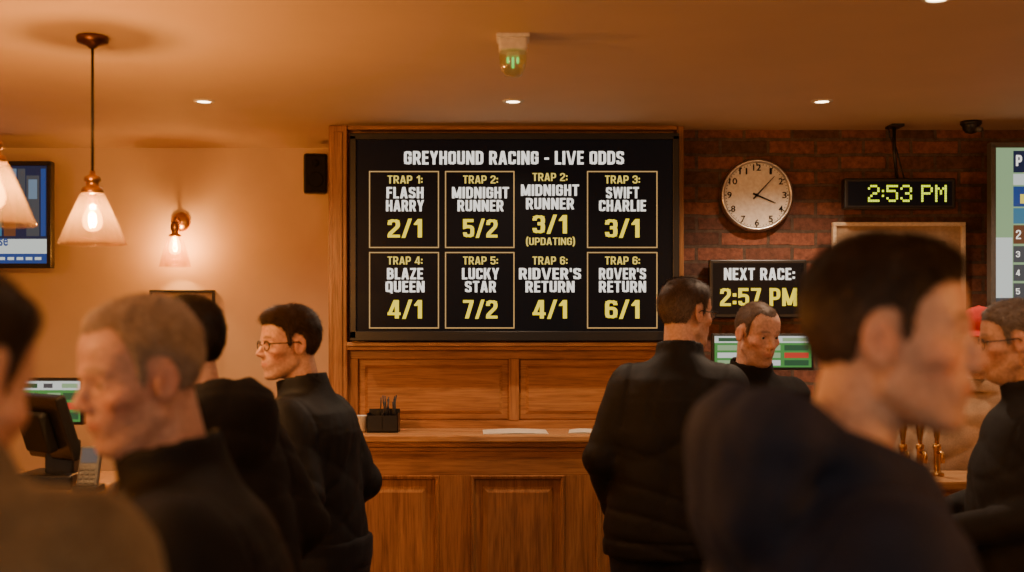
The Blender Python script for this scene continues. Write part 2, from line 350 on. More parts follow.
# big screen
YT=5.40
tv=thing('display_screen','wide black wall screen listing greyhound racing live odds','screen',(0,5.44,Z_(237,5.44)))
O=tv.location
b=MB()
fx0,fx1,fz0,fz1=X_(350,YT),X_(679,YT),Z_(341,YT),Z_(133.5,YT)
for (a,c,d,e) in((fx0,fx1,fz1-.03,fz1),(fx0,fx1,fz0,fz0+.045)): b.box(a,c,YT-.015,YT+.05,d,e,BLACK,.004)
for (a,c) in((fx0,fx0+.03),(fx1-.03,fx1)): b.box(a,c,YT-.015,YT+.05,fz0+.01,fz1-.01,BLACK,.004)
b.build('bezel',tv,O)
b=MB(); b.box(fx0+.02,fx1-.02,YT+.05,5.52,fz0+.05,fz1-.04,BLACKM); b.build('rear_case',tv,O)
b=MB(); b.box(fx0+.02,fx1-.02,YT,YT+.02,fz0+.02,fz1-.02,SCREENB); b.build('screen',tv,O)
YX=YT-.003
b=MB(); b.vtext('GREYHOUND RACING - LIVE ODDS',404,624,151,164.5,YX,TXTW); b.build('title_text',tv,O)
cols=[405,480.5,550,622.5]
tiles=[(0,0,'TRAP 1:','FLASH','HARRY','2/1',(37,38)),(1,0,'TRAP 2:','MIDNIGHT','RUNNER','5/2',(57,46)),(2,0,'TRAP 2:','MIDNIGHT','RUNNER','3/1',(58,48)),(3,0,'TRAP 3:','SWIFT','CHARLIE','3/1',(33,47)),
(0,1,'TRAP 4:','BLAZE','QUEEN','4/1',(36,39)),(1,1,'TRAP 5:','LUCKY','STAR','7/2',(37,31)),(2,1,'TRAP 6:',"RIDVER'S",'RETURN','4/1',(62,49)),(3,1,'TRAP 6:',"ROVER'S",'RETURN','6/1',(47,47))]
bx=[(369,439),(445,514.5),None,(587,657.5)]
for c,r,t0,t1,t2,od,(w1,w2) in tiles:
    b=MB(); x=cols[c]; dy=0 if r==0 else 81; up=-2.5 if (c==2 and r==0) else 0
    if bx[c]: b.border(bx[c][0],bx[c][1],171 if r==0 else 252,248 if r==0 else 328.5,YX,BORD)
    b.vtext(t0,x-17.5,x+17.5,175.5+dy+up,183.5+dy+up,YX,TXTP,.15)
    b.vtext(t1,x-w1/2,x+w1/2,187+dy+up,198.3+dy+up,YX,TXTW)
    b.vtext(t2,x-w2/2,x+w2/2,200+dy+up*.8,211.3+dy+up*.8,YX,TXTW)
    u2=-4 if up else 0
    b.vtext(od,x-17.5,x+17,219+dy+u2,237.5+dy+u2,YX,TXTY,.17,.06)
    if up: b.vtext('(UPDATING)',x-24,x+25,237.6,245,YX,TXTP,.15)
    b.build('odds_tile',tv,O)
# ---------------------------------------------------------------- main counter
def counter(name,label,x0,x1,y0,y1,ztop,pw,gap,start,endpan=True):
    t=thing(name,label,'bar counter',((x0+x1)/2,(y0+y1)/2,0)); O=t.location
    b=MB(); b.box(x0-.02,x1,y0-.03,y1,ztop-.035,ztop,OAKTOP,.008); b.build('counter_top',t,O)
    b=MB(); b.box(x0,x1,y0,y1,.1,ztop-.035,OAKX)
    b.box(x0+.03,x1,y0+.05,y1,0,.1,BLACKM); b.build('body',t,O)
    b=MB(); b.box(x0-.012,x1,y0-.022,y0,ztop-.055,ztop-.035,OAKX,.005); b.box(x0-.006,x1,y0-.012,y0,ztop-.075,ztop-.055,OAKX,.004); b.build('moulding',t,O)
    b=MB(); zp1=ztop-.175; zp0=.22; yf=y0-.014
    b.box(x0,x1,yf,y0,zp1,ztop-.075,OAKX,.002); b.box(x0,x1,yf,y0,.1,zp0,OAKX,.002)
    xs=[]; x=start
    while x<x1: xs.append((x,min(x+pw,x1-.03))); x+=pw+gap
    prev=x0
    for a,c in xs:
        if a-prev>.001: b.box(prev,a,yf,y0,zp0,zp1,OAKZ,.002)
        prev=c
    b.box(prev,x1,yf,y0,zp0,zp1,OAKZ,.002)
    b.build('frame',t,O)
    for a,c in xs:
        if c-a<.1: continue
        b=MB(); b.rings(a,c,zp0,zp1,y0-.002,[(0,-.010),(.004,-.018),(.016,-.016),(.022,-.004),(.05,-.003),(.075,-.012)],OAKZ); b.build('panel',t,O)
    return t
YC=5.18
counter('bar_counter','long oak bar counter with raised panels below the screen',X_(341,YC),XR-.01,YC,5.555,1.15,.408,.133,X_(345,YC))
counter('bar_counter','short oak side counter carrying brass beer taps',1.20,XR-.01,4.08,4.36,1.09,.40,.12,1.3)
counter('bar_counter','dark oak service counter carrying the till',XL+.01,-1.42,3.95,4.6,1.06,.40,.12,-3.4)
# ---------------------------------------------------------------- countertop items
Zc=1.15; yy=5.30
cad=thing('straw_caddy','black bar caddy filled with black straws beside a white cup','caddy',(X_(383,yy),yy,Zc)); O=cad.location
b=MB(); a,c=X_(368,yy),X_(399,yy)
b.box(a,c,yy-.05,yy+.05,Zc,Zc+.006,BLACK); 
for q in(a,(a+c)/2-.002,c-.004): b.box(q,q+.004,yy-.05,yy+.05,Zc,Zc+.085,BLACK,.001)
b.box(a,c,yy-.05,yy-.046,Zc,Zc+.075,BLACK,.001); b.box(a,c,yy+.046,yy+.05,Zc,Zc+.1,BLACK,.001); b.build('holder',cad,O)
for i in range(16):
    b=MB(); x=random.uniform((a+c)/2-.02,c-.012); y=yy+random.uniform(-.035,.035); dx=random.uniform(-.025,.03)
    b.tube([(x,y,Zc+.008),(x+dx,y+random.uniform(-.02,.02),Zc+random.uniform(.13,.165))],.0028,BLACK,6); b.build('straw',cad,O)
b=MB(); x=X_(360.5,yy); b.lathe([(0,0),(.022,0),(.026,.004),(.032,.07),(.0335,.073),(.031,.073),(.025,.008),(0,.006)],(x,yy,Zc),WHITEP); tag(b.build('paper_cup',origin=(x,yy,Zc)),'small white cup on the counter next to the caddy','cup')
def sheet(px0,px1,y0,y1,lab,rot):
    xc=X_((px0+px1)/2,yy); w=X_(px1,yy)-X_(px0,yy); b=MB(); b.M=Matrix.Translation((xc,(y0+y1)/2,Zc))@rotZ(rot)
    n=10; vs=[];fs=[]
    for i in range(n+1):
        for j in(0,1): vs.append((-w/2+w*i/n,(-.5+j)*(y1-y0),.0015+.006*math.sin(i/n*3.1)*(.5+.5*j)))
    for i in range(n): fs.append([2*i,2*i+2,2*i+3,2*i+1])
    b.add(vs,fs,PAPER,True); b.box(-w/2,w/2,-(y1-y0)/2,(y1-y0)/2,.0002,.0012,PAPER)
    tag(b.build('paper_sheet',origin=(xc,(y0+y1)/2,Zc)),lab,'paper')
sheet(483,547,5.18,5.40,'loose white race sheet lying on the oak counter',2); sheet(569,597,5.22,5.40,'folded white slip lying on the oak counter',-4)
# beer taps
for i,(px) in enumerate((903,920,937)):
    y=4.2; x=X_(px,y); t=thing('beer_tap','polished brass beer tap standing on the side counter','beer tap',(x,y,1.09),'brass beer taps on the side counter'); O=t.location
    b=MB(); b.lathe([(0,0),(.024,0),(.024,.008),(.014,.014),(.011,.02),(.011,.09),(.014,.095),(.014,.11),(0,.112)],(x,y,1.09),BRASS); b.tube([(x,y,1.17),(x,y-.04,1.175),(x,y-.055,1.165),(x,y-.056,1.14)],.007,BRASS); b.build('body',t,O)
    b=MB(); b.lathe([(0,0),(.007,0),(.008,.02),(.014,.06),(.013,.085),(.006,.1),(0,.101)],(x,y,1.198),BRASS); b.build('handle',t,O)
# ---------------------------------------------------------------- till & monitors on left counter
Zl=1.06
def monitor(name,lab,cx,y,z0,w,h,stand,draw,tilt=0,yaw=0,thick=.03,ztop=Zl):
    t=thing(name,lab,'monitor',(cx,y,ztop)); O=t.location
    M=Matrix.Translation((cx,y,z0))@rotZ(yaw)@Matrix.Rotation(math.radians(tilt),4,'X')@Matrix.Translation((-cx,-y,-z0))
    b=MB(); b.M=M; b.box(cx-w/2,cx+w/2,y,y+thick,z0,z0+h,BLACK,.005); b.build('case',t,O)
    b=MB(); b.M=M; draw(b,cx,y-.002,z0,w,h); b.build('screen',t,O)
    if stand:
        b=MB(); b.box(cx-.03,cx+.03,y+.03,y+.05,ztop+.005,z0+h*.5,BLACK,.004); b.box(cx-.1,cx+.1,y-.05,y+.12,ztop,ztop+.012,BLACK,.004); b.build('stand',t,O)
    return t
GRN=emis('screen_green',(.08,.36,.08),.7); WHT=emis('screen_white',(.80,.86,.80),.8); DGR=emis('screen_dark_green',(.02,.12,.05),.7); RED=emis('screen_red',(.7,.05,.03),.8); BLU=emis('screen_blue',(.02,.08,.32),.7); CYA=emis('screen_cyan',(.06,.25,.40),.7); YEL=emis('screen_yellow',(1,.8,.1),.9); GRY=emis('screen_grey',(.07,.08,.09),.8); LGR=emis('screen_pale_green',(.34,.52,.27),.8); BRN=emis('screen_brown',(.20,.07,.03),.7); NAV=emis('screen_navy',(.008,.02,.06),.8); TAN=emis('screen_tan',(.35,.20,.10),.6); PBL=emis('screen_pale_blue',(.20,.30,.42),.7)
def draw_card(b,cx,y,z0,w,h):
    m=.012; x0=cx-w/2+m; x1=cx+w/2-m; zb=z0+m; zt=z0+h-m; H=zt-zb; Wd=x1-x0
    b.rect(x0,x1,zb,zt,y,GRN)
    b.rect(x0,x1,zt-H*.22,zt,y-.001,WHT); b.rect(x0+Wd*.04,x0+Wd*.3,zt-H*.17,zt-H*.06,y-.002,DGR); b.rect(x0+Wd*.4,x0+Wd*.55,zt-H*.17,zt-H*.06,y-.002,GRY); b.rect(x0+Wd*.70,x0+Wd*.96,zt-H*.17,zt-H*.06,y-.002,LGR)
    for i in range(3):
        za=zt-H*(.29+.24*i); b.rect(x0+Wd*.03,x0+Wd*.25,za-H*.17,za,y-.001,WHT if i==1 else LGR); b.rect(x0+Wd*.28,x0+Wd*.42,za-H*.13,za-H*.04,y-.002,DGR)
        b.rect(x0+Wd*.46,x0+Wd*.68,za-H*.17,za,y-.001,WHT if i==2 else LGR); b.rect(x0+Wd*.72,x0+Wd*.97,za-H*.17,za,y-.001,DGR if i!=1 else RED)
monitor('monitor','small monitor with green race card standing on counter',X_(50,4.45),4.45,Z_(425,4.45),.25,.175,True,draw_card,0)
# till
tx,ty=X_(62,4.15),4.15
t=thing('till','black touch screen till on the dark service counter','till',(tx,ty,Zl)); O=t.location
M=Matrix.Translation((tx,ty,Z_(455,4.15)))@rotZ(140)@Matrix.Rotation(math.radians(-18),4,'X')
b=MB(); b.M=M; b.box(-.15,.15,0,.04,0,.23,BLACK,.01); b.box(-.08,.08,.04,.08,.04,.18,BLACKM,.01); b.build('touch_screen_case',t,O)
b=MB(); b.M=M; b.box(-.135,.135,-.003,0,.015,.215,GRY); b.build('touch_screen',t,O)
b=MB(); b.box(tx-.05,tx+.05,ty-.03,ty+.05,Zl,Z_(440,4.15),BLACK,.008); b.box(tx-.13,tx+.07,ty-.1,ty+.12,Zl,Zl+.05,BLACK,.008); b.build('base',t,O)
x=X_(93,4.1)+.02; t=thing('card_reader','small grey card reader standing on its cradle','card reader',(x,4.02,Zl)); O=t.location
b=MB(); b.M=Matrix.Translation((x,3.97,Zl+.012))@Matrix.Rotation(math.radians(-20),4,'X'); b.box(-.035,.035,0,.03,.01,.15,GREYP,.008); b.box(-.027,.027,-.001,0,.09,.14,GRY); 
for i in range(3):
    for j in range(4): b.box(-.026+i*.019,-.012+i*.019,-.004,0,.02+j*.015,.03+j*.015,GREYP,.002)
b.build('keypad',t,O); b=MB(); b.box(x-.04,x+.04,3.955,4.05,Zl,Zl+.025,BLACK,.006); b.build('cradle',t,O)
# monitor under next race sign
monitor('monitor','wide monitor with green racing form behind the counter',X_(762,5.42),5.40,Z_(370,5.40),.46,.165,True,draw_card,0,0,.03,1.15)
# ---------------------------------------------------------------- next race sign
ys=5.50; t=thing('race_time_sign','black screen sign announcing the next race time','sign',(X_(758,ys),ys,Z_(288,ys))); O=t.location
b=MB(); b.box(X_(709.5,ys),X_(807,ys),ys,ys+.045,Z_(318,ys),Z_(259.5,ys),BLACK,.006); b.box(X_(740,ys),X_(775,ys),ys+.045,5.58,Z_(305,ys),Z_(275,ys),BLACKM); b.build('case',t,O)
b=MB(); yq=ys-.002; b.prect(713,804,263,314,yq,SCREENB); b.build('screen',t,O)
b=MB(); b.vtext('NEXT RACE:',724,795,268,280,yq-.002,TXTW); b.vtext('2:57 PM',720,797,288,306,yq-.002,TXTY,.17); b.build('sign_text',t,O)
# ---------------------------------------------------------------- clock
yk=5.53; c=W(757,195,yk); t=thing('wall_clock','round silver rimmed analogue clock on the brick wall','clock',(c.x,5.56,c.z)); O=t.location
R=36.5/FP*yk
b=MB(); b.lathe([(R*.9,.04),(R*.97,.045),(R,.03),(R,.005),(R*.97,-.008),(R*.93,-.01),(R*.89,-.004),(R*.88,.008)],c,STEEL,(0,1,0),64); b.lathe([(0,.048),(R*.95,.048)],c,BLACKM,(0,1,0),40); b.build('rim',t,O)
FACE=plain('clock_face',(.92,.90,.84),.6)
b=MB(); b.lathe([(0,.008),(R*.9,.008)],c,FACE,(0,1,0),64,False); b.build('dial',t,O)
b=MB()
for i in range(1,13):
    a=math.radians(30*i); r=27.5; px=757+r*math.sin(a); py=195-r*math.cos(a); w=1.2 if i==1 else (2.2 if i<10 else 4.0)
    b.text(str(i),px-w,px+w,py-3.2,py+3.2,yk+.004,BLACKM,.012)
for i in range(60):
    a=math.radians(6*i); r0,r1=R*.83,R*(.86 if i%5 else .88); u=Vector((math.sin(a),0,math.cos(a))); v=Vector((math.cos(a),0,-math.sin(a)))*(.0012 if i%5 else .0025); cc=Vector((c.x,yk+.005,c.z))
    b.add([cc+u*r0-v,cc+u*r0+v,cc+u*r1+v,cc+u*r1-v],[[0,1,2,3]],BLACKM)
b.build('numerals',t,O)
def hand(ang,ln,w,y,nm):
    b=MB(); a=math.radians(ang); u=Vector((math.sin(a),0,math.cos(a))); v=Vector((math.cos(a),0,-math.sin(a)))*w; cc=Vector((c.x,y,c.z)); e=Vector((0,.002,0))
    vs=[cc-u*ln*.2-v,cc-u*ln*.2+v,cc+u*ln+v*.4,cc+u*ln-v*.4]; vs+=[p+e for p in vs]
    b.add(vs,[[0,1,2,3],[4,5,6,7],[0,1,5,4],[1,2,6,5],[2,3,7,6],[3,0,4,7]],BLACKM); b.build(nm,t,O)
hand(43,R*.70,.0035,yk,'minute_hand'); hand(113,R*.56,.0045,yk+.002,'hour_hand'); b=MB(); b.lathe([(0,-.006),(.007,-.006),(.008,.004)],(c.x,yk,c.z),BLACKM,(0,1,0),16); b.build('hub',t,O)
# ---------------------------------------------------------------- digital clock
yd=5.42; t=thing('digital_clock','long black clock with yellow dot digits on bracket','clock',(X_(899,yd),yd,Z_(193,yd))); O=t.location
b=MB(); b.box(X_(844.5,yd),X_(956,yd),yd,yd+.06,Z_(208.5,yd),Z_(178,yd),BLACK,.006); b.build('case',t,O)
b=MB(); b.prect(848,952,181.5,205.5,yd-.001,SCREENB); b.build('display',t,O)
G={'2':["01110","10001","00001","00110","01000","10000","11111"],':':["0","0","1","0","1","0","0"],'5':["11111","10000","11110","00001","00001","10001","01110"],'3':["01110","10001","00001","00110","00001","10001","01110"],' ':["00"]*7,'P':["11110","10001","10001","11110","10000","10000","10000"],'M':["10001","11011","10101","10101","10001","10001","10001"]}
b=MB(); px=868; st=2.35
for ch in "2:53 PM":
    g=G[ch]; wd=len(g[0])
    for r in range(7):
        for q in range(wd):
            if g[r][q]=='1': b.prect(px+q*st,px+q*st+2.05,185+r*2.45,185+r*2.45+2.1,yd-.003,LED)
    px+=wd*st+2.2
b.build('digits',t,O)
b=MB(); xx=X_(897,yd); b.box(xx-.03,xx+.03,5.40,5.50,CEIL-.012,CEIL,BLACK,.003)
b.tube([(xx,5.46,CEIL-.01),(xx,5.46,Z_(150,yd)),(xx+.01,5.45,Z_(180,yd))],.008,BLACK); b.tube([(xx-.03,5.45,CEIL-.01),(xx-.02,5.46,CEIL-.05),(xx+.012,5.47,CEIL-.10),(xx+.03,5.46,Z_(165,yd)),(xx+.045,5.45,Z_(180,yd))],.004,BLACK); b.build('bracket',t,O)
# CCTV dome
c=W(971,128,5.35); t=thing('security_camera','small black dome security camera fixed under the ceiling','camera',(c.x,c.y,CEIL)); O=t.location
b=MB(); b.lathe([(0,0),(.045,0),(.047,-.012),(.04,-.02)],(c.x,c.y,CEIL),BLACK); b.build('base',t,O)
b=MB(); b.lathe([(.038,-.018),(.036,-.035),(.024,-.05),(0,-.056)],(c.x,c.y,CEIL),BLACK); b.tube([(c.x+.01,c.y-.02,CEIL-.035),(c.x+.03,c.y-.045,CEIL-.045)],.012,GREYP); b.build('dome',t,O)
# framed picture on brick
def frame(nm,lab,a,c_,d,e,Y,fm,mm,im,fw=.018,th=.03,mat_in=.07):
    t=thing(nm,lab,'picture',(X_((a+c_)/2,Y),Y+th,Z_((d+e)/2,Y))); O=t.location
    x0,x1,z1,z0=X_(a,Y),X_(c_,Y),Z_(d,Y),Z_(e,Y)
    b=MB(); b.box(x0,x1,Y,Y+th,z1-fw,z1,fm,.003); b.box(x0,x1,Y,Y+th,z0,z0+fw,fm,.003); b.box(x0,x0+fw,Y,Y+th,z0+fw,z1-fw,fm,.003); b.box(x1-fw,x1,Y,Y+th,z0+fw,z1-fw,fm,.003); b.build('frame',t,O)
    b=MB(); b.rect(x0+fw,x1-fw,z0+fw,z1-fw,Y+th*.6,mm); b.build('mount',t,O)
    b=MB(); b.rect(x0+fw+mat_in,x1-fw-mat_in,z0+fw+mat_in,z1-fw-mat_in,Y+th*.5,im); b.build('print',t,O)
FRM=plain('pale_frame',(.85,.72,.55),.45); MNT=plain('mount_card',(.46,.33,.21),.7); IMG=plain('sepia_print',(.30,.20,.12),.6,0,0,9,.7); IMG2=plain('tan_print',(.55,.33,.15),.6,0,0,6,.2)
frame('picture_frame','pale wooden framed sepia print on the brick wall',833,966,222,330,5.545,FRM,MNT,IMG)
frame('picture_frame','thin black framed print below the wall sconce',149,214,290,345,6.10,BLACK,MNT,IMG2,.012,.03,.05)
# ---------------------------------------------------------------- TVs left and right
def tvset(lab,x0,x1,z0,z1,Y,bez,draw,wallY,bm=BLACK):
    t=thing('television',lab,'television',((x0+x1)/2,Y+.03,(z0+z1)/2)); O=t.location
    b=MB(); w=bez
    b.box(x0,x1,Y,Y+.05,z1-w,z1,bm,.004); b.box(x0,x1,Y,Y+.05,z0,z0+w,bm,.004); b.box(x0,x0+w,Y,Y+.05,z0+w*.5,z1-w*.5,bm,.004); b.box(x1-w,x1,Y,Y+.05,z0+w*.5,z1-w*.5,bm,.004); b.box(x0+.02,x1-.02,Y+.03,Y+.07,z0+.02,z1-.02,BLACKM,.005); b.build('casing',t,O)
    b=MB(); draw(b,x0+w,x1-w,z0+w,z1-w,Y+.01); b.build('screen',t,O)
    wq=wallY-.003; b=MB(); xc=(x0+x1)/2; zc=(z0+z1)/2; b.box(xc-.04,xc+.04,Y+.07,wq-.01,zc-.03,zc+.03,BLACKM,.004); b.box(xc-.1,xc+.1,wq-.02,wq,zc-.12,zc+.12,BLACKM,.004); b.build('bracket',t,O)
Yl=5.75
def drawL(b,x0,x1,z0,z1,y):
    b.rect(x0,x1,z0,z1,y,NAV)
    H=z1-z0; Wd=x1-x0; R=random.Random(4)
    for i,(a,c_,d,e,m) in enumerate(((.02,.20,.3,.95,BLU),(.22,.30,.3,.8,TAN),(.32,.50,.3,.95,NAV),(.52,.60,.3,.75,BRN),(.62,.74,.35,.97,PBL),(.765,.79,.28,.97,CYA),(.80,.855,.28,.80,BRN),(.812,.843,.62,.80,TAN),(.865,.90,.55,.97,GRY),(.905,.965,.28,.90,GRY),(.915,.955,.66,.86,PBL),(.972,.995,.28,.97,BLU),(.80,.86,.88,.97,PBL))): b.rect(x0+Wd*a,x0+Wd*c_,z0+H*d,z0+H*e,y-.001-.0004*i,m)
    b.rect(x0,x1,z0+H*.10,z0+H*.25,y-.007,WHT); b.text('se',-1,8,238,246,y-.009,BLU,.02)
    b.rect(x0,x1,z0,z0+H*.10,y-.007,BLU)
    for i in range(14): b.rect(x0+Wd*(.4+.042*i),x0+Wd*(.43+.042*i),z0+H*.035,z0+H*.065,y-.009,WHT)
tvset('black flat television showing blue news programme',X_(51,Yl)-1.08,X_(51,Yl),Z_(268,Yl),Z_(161,Yl),Yl,.022,drawL,YW)
Yr=5.3
def drawR(b,x0,x1,z0,z1,y):
    H=z1-z0; Wd=x1-x0; b.rect(x0,x1,z0,z1,y,LGR)
    b.rect(x0,x0+.075,z0+H*.0,z0+H*.42,y-.001,WHT); b.rect(x0,x1,z0,z0+H*.03,y-.002,GRY)
    xa=x0+.078
    b.rect(xa,x1,z1-H*.16,z1-H*.02,y-.002,NAV); b.vtext('P',1016,1022,155,166,y-.004,TXTW)
    b.rect(xa,x1,z1-H*.24,z1-H*.17,y-.002,WHT); b.rect(xa,x1,z1-H*.38,z1-H*.25,y-.002,BLU); b.rect(xa+.03,x1,z1-H*.36,z1-H*.30,y-.003,YEL)
    b.rect(xa,x1,z1-H*.49,z1-H*.39,y-.002,CYA); 
    b.rect(xa,x1,z1-H*.62,z1-H*.50,y-.002,BRN); b.vtext('2',1016,1021,230,239,y-.004,TXTW,.14)
    for i,ch in enumerate('345'):
        za=z1-H*(.635+.12*i); b.rect(xa,x1,za-H*.105,za,y-.002,GRY); pz=HY-(za-H*.052-CZ)*FP/y; b.vtext(ch,1016,1020,pz-3,pz+3,y-.004,TXTW,.14)
tvset('large television showing green racing form table',X_(991,Yr),X_(991,Yr)+1.25,Z_(308,Yr),Z_(142,Yr),Yr,.024,drawR,5.58,GREYP)
# ---------------------------------------------------------------- speaker
c=W(315.5,174,5.95); t=thing('wall_speaker','small black loudspeaker mounted high on cream wall','speaker',(c.x,c.y,c.z)); O=t.location
M=Matrix.Translation(c)@rotZ(10)@Matrix.Rotation(math.radians(4),4,'X')
b=MB(); b.M=M; b.box(-.058,.058,-.05,.07,-.098,.098,BLACK,.012); b.build('cabinet',t,O)
b=MB(); b.M=M; b.box(-.05,.05,-.056,-.05,-.088,.088,BLACKM,.004); b.lathe([(.036,0),(.038,.005),(.034,.008),(.012,-.002),(0,.004)],(0,-.053,-.03),BLACKM,(0,-1,0)); b.lathe([(.018,0),(.018,.005),(0,.007)],(0,-.053,.05),BLACKM,(0,-1,0)); b.build('grille',t,O)
b=MB(); b.tube([(c.x,c.y+.05,c.z),(c.x,YW,c.z)],.014,BLACK); b.box(c.x-.03,c.x+.03,YW-.012,YW,c.z-.04,c.z+.04,BLACK,.003); b.build('bracket',t,O)
# ---------------------------------------------------------------- pendants
def pendant(x,y,en,lab='clear glass cone pendant lamp with brass cap hanging on black cord'):
    t=thing('pendant_lamp',lab,'pendant lamp',(x,y,CEIL),'glass pendant lamps'); O=t.location
    zb=CZ+.272
    b=MB(); b.lathe([(0,0),(.048,0),(.05,-.006),(.048,-.02),(.02,-.03),(.008,-.04),(0,-.04)],(x,y,CEIL),COPPER); b.build('ceiling_rose',t,O)
    b=MB(); b.tube([(x,y,CEIL-.03),(x,y,zb+.22)],.0045,BLACK); b.build('cord',t,O)
    b=MB(); b.lathe([(0,.232),(.008,.232),(.010,.22),(.024,.212),(.026,.20),(.020,.196),(.020,.182),(.030,.178),(.034,.168),(.034,.158),(0,.158)],(x,y,zb),BRASS); b.tube([(x,y,zb+.16),(x,y,zb+.125)],.014,BRASS); b.build('cap',t,O)
    b=MB(); b.lathe([(.030,.165),(.040,.155),(.060,.11),(.082,.06),(.098,.02),(.105,.004),(.106,0),(.103,0),(.096,.018),(.080,.058),(.058,.108),(.038,.152)],(x,y,zb),SHADEG,seg=40); b.build('shade',t,O)
    b=MB(); b.lathe([(.011,.13),(.014,.12),(.028,.09),(.031,.072),(.027,.054),(.016,.043),(0,.040)],(x,y,zb),BULBG); b.build('bulb',t,O)
    light('POINT',(x,y,zb+.078),en,WARM,.014,t)
pendant(X_(92.5,3.8),3.8,28); pendant(X_(-7,3.1),3.1,28)
pendant(-1.75,1.3,66); pendant(1.95,1.0,50)  # unseen pendants, added to light the faces of the near people
# sconce
c=W(181,222,YW); t=thing('wall_sconce','brass wall sconce with small clear glass shade glowing','wall lamp',(c.x,c.y,c.z)); O=t.location
b=MB(); b.lathe([(0,-.03),(.016,-.03),(.03,-.022),(.046,-.014),(.05,-.004),(.05,0)],c,BRASS,(0,1,0)); b.build('back_plate',t,O)
ys_=YW-.13; xs_=X_(175,ys_)
b=MB(); b.tube([(c.x,YW-.025,c.z),(c.x-.005,YW-.07,c.z+.012),(xs_+.004,ys_-.005,c.z+.01),(xs_,ys_,c.z-.02)],.007,BRASS); b.lathe([(.0,-.015),(.018,-.015),(.022,-.03),(.022,-.05),(.016,-.06),(.016,-.07),(.03,-.075),(.03,-.085),(0,-.085)],(xs_,ys_,c.z),BRASS); b.build('arm',t,O)
b=MB(); b.lathe([(.028,-.08),(.045,-.11),(.068,-.19),(.078,-.235),(.076,-.235),(.065,-.19),(.042,-.11)],(xs_,ys_,c.z),SHADEG2,seg=36); b.build('shade',t,O)
b=MB(); b.lathe([(.012,-.085),(.024,-.115),(.029,-.14),(.024,-.165),(0,-.176)],(xs_,ys_,c.z),BULBG); b.build('bulb',t,O)
light('POINT',(xs_,ys_,c.z-.14),9,(1,.56,.24),.014,t)
# downlights; the ones out of view are added for extra light
GLOW=emis('downlight_glow',(1,.75,.45),14)
for i,(x,y) in enumerate(((X_(204,4.87),4.87),(X_(513,4.87),4.87),(X_(822,4.87),4.87),(1.19,3.36),(-.15,2.6),(0,.5),(-1.4,2.1),(2.4,4.6))):
    t=thing('downlight','small recessed ceiling downlight glowing warm','ceiling light',(x,y,CEIL),'recessed ceiling downlights'); O=t.location
    b=MB(); b.lathe([(.028,-.003),(.03,-.006),(.042,-.004),(.044,0)],(x,y,CEIL),WHITEP); b.build('trim_ring',t,O)
    b=MB(); b.lathe([(0,-.003),(.029,-.003)],(x,y,CEIL),GLOW); b.build('lamp',t,O)
    light('SPOT',(x,y,CEIL-.012),[34,38,56,14,10,12,18,40][i],(1,.70,.46),.025,t,140)
# emergency light
c=W(513,45,3.8); t=thing('emergency_light','white ceiling emergency light with clear green lit lens','ceiling light',(c.x,3.8,CEIL)); O=t.location
b=MB(); b.box(c.x-.052,c.x+.052,3.75,3.85,CEIL-.012,CEIL,WHITEP,.003); b.box(c.x-.045,c.x+.045,3.755,3.845,CEIL-.05,CEIL-.01,WHITEP,.008); b.build('housing',t,O)
GL=emis('green_led',(.2,1,.15),1.3)
b=MB(); b.lathe([(.042,-.048),(.044,-.07),(.040,-.10),(.026,-.125),(0,-.13)],(c.x,3.8,CEIL),glassmat('lens_glass',(.9,.95,.85),0,.4,.1)); b.build('lens',t,O)
b=MB(); b.box(c.x-.02,c.x+.02,3.785,3.815,CEIL-.065,CEIL-.05,WHITEP,.003)
for dx in(-.016,.0,.015): b.box(c.x+dx-.004,c.x+dx+.004,3.78,3.784,CEIL-.105+abs(dx),CEIL-.070,GL,.001)
b.build('led',t,O)

# ================================================================= PEOPLE
F=np.float32
def smin(a,b,k):
    h=np.clip(.5+.5*(b-a)/k,0,1); return b*(1-h)+a*h-k*h*(1-h)
def smax(a,b,k): return -smin(-a,-b,k)
def cap(x,y,z,a,b,ra,rb):
    d=[b[i]-a[i] for i in range(3)]; l=sum(q*q for q in d)+1e-9
    t=np.clip(((x-a[0])*d[0]+(y-a[1])*d[1]+(z-a[2])*d[2])/l,0,1)
    return np.sqrt((x-a[0]-d[0]*t)**2+(y-a[1]-d[1]*t)**2+(z-a[2]-d[2]*t)**2)-(ra+(rb-ra)*t)
def ell(x,y,z,c,r):
    X=(x-c[0])/r[0];Y=(y-c[1])/r[1];Z=(z-c[2])/r[2]; k=np.sqrt(X*X+Y*Y+Z*Z)+1e-6
    k1=np.sqrt((X/r[0])**2+(Y/r[1])**2+(Z/r[2])**2)+1e-6
    return k*(k-1)/k1
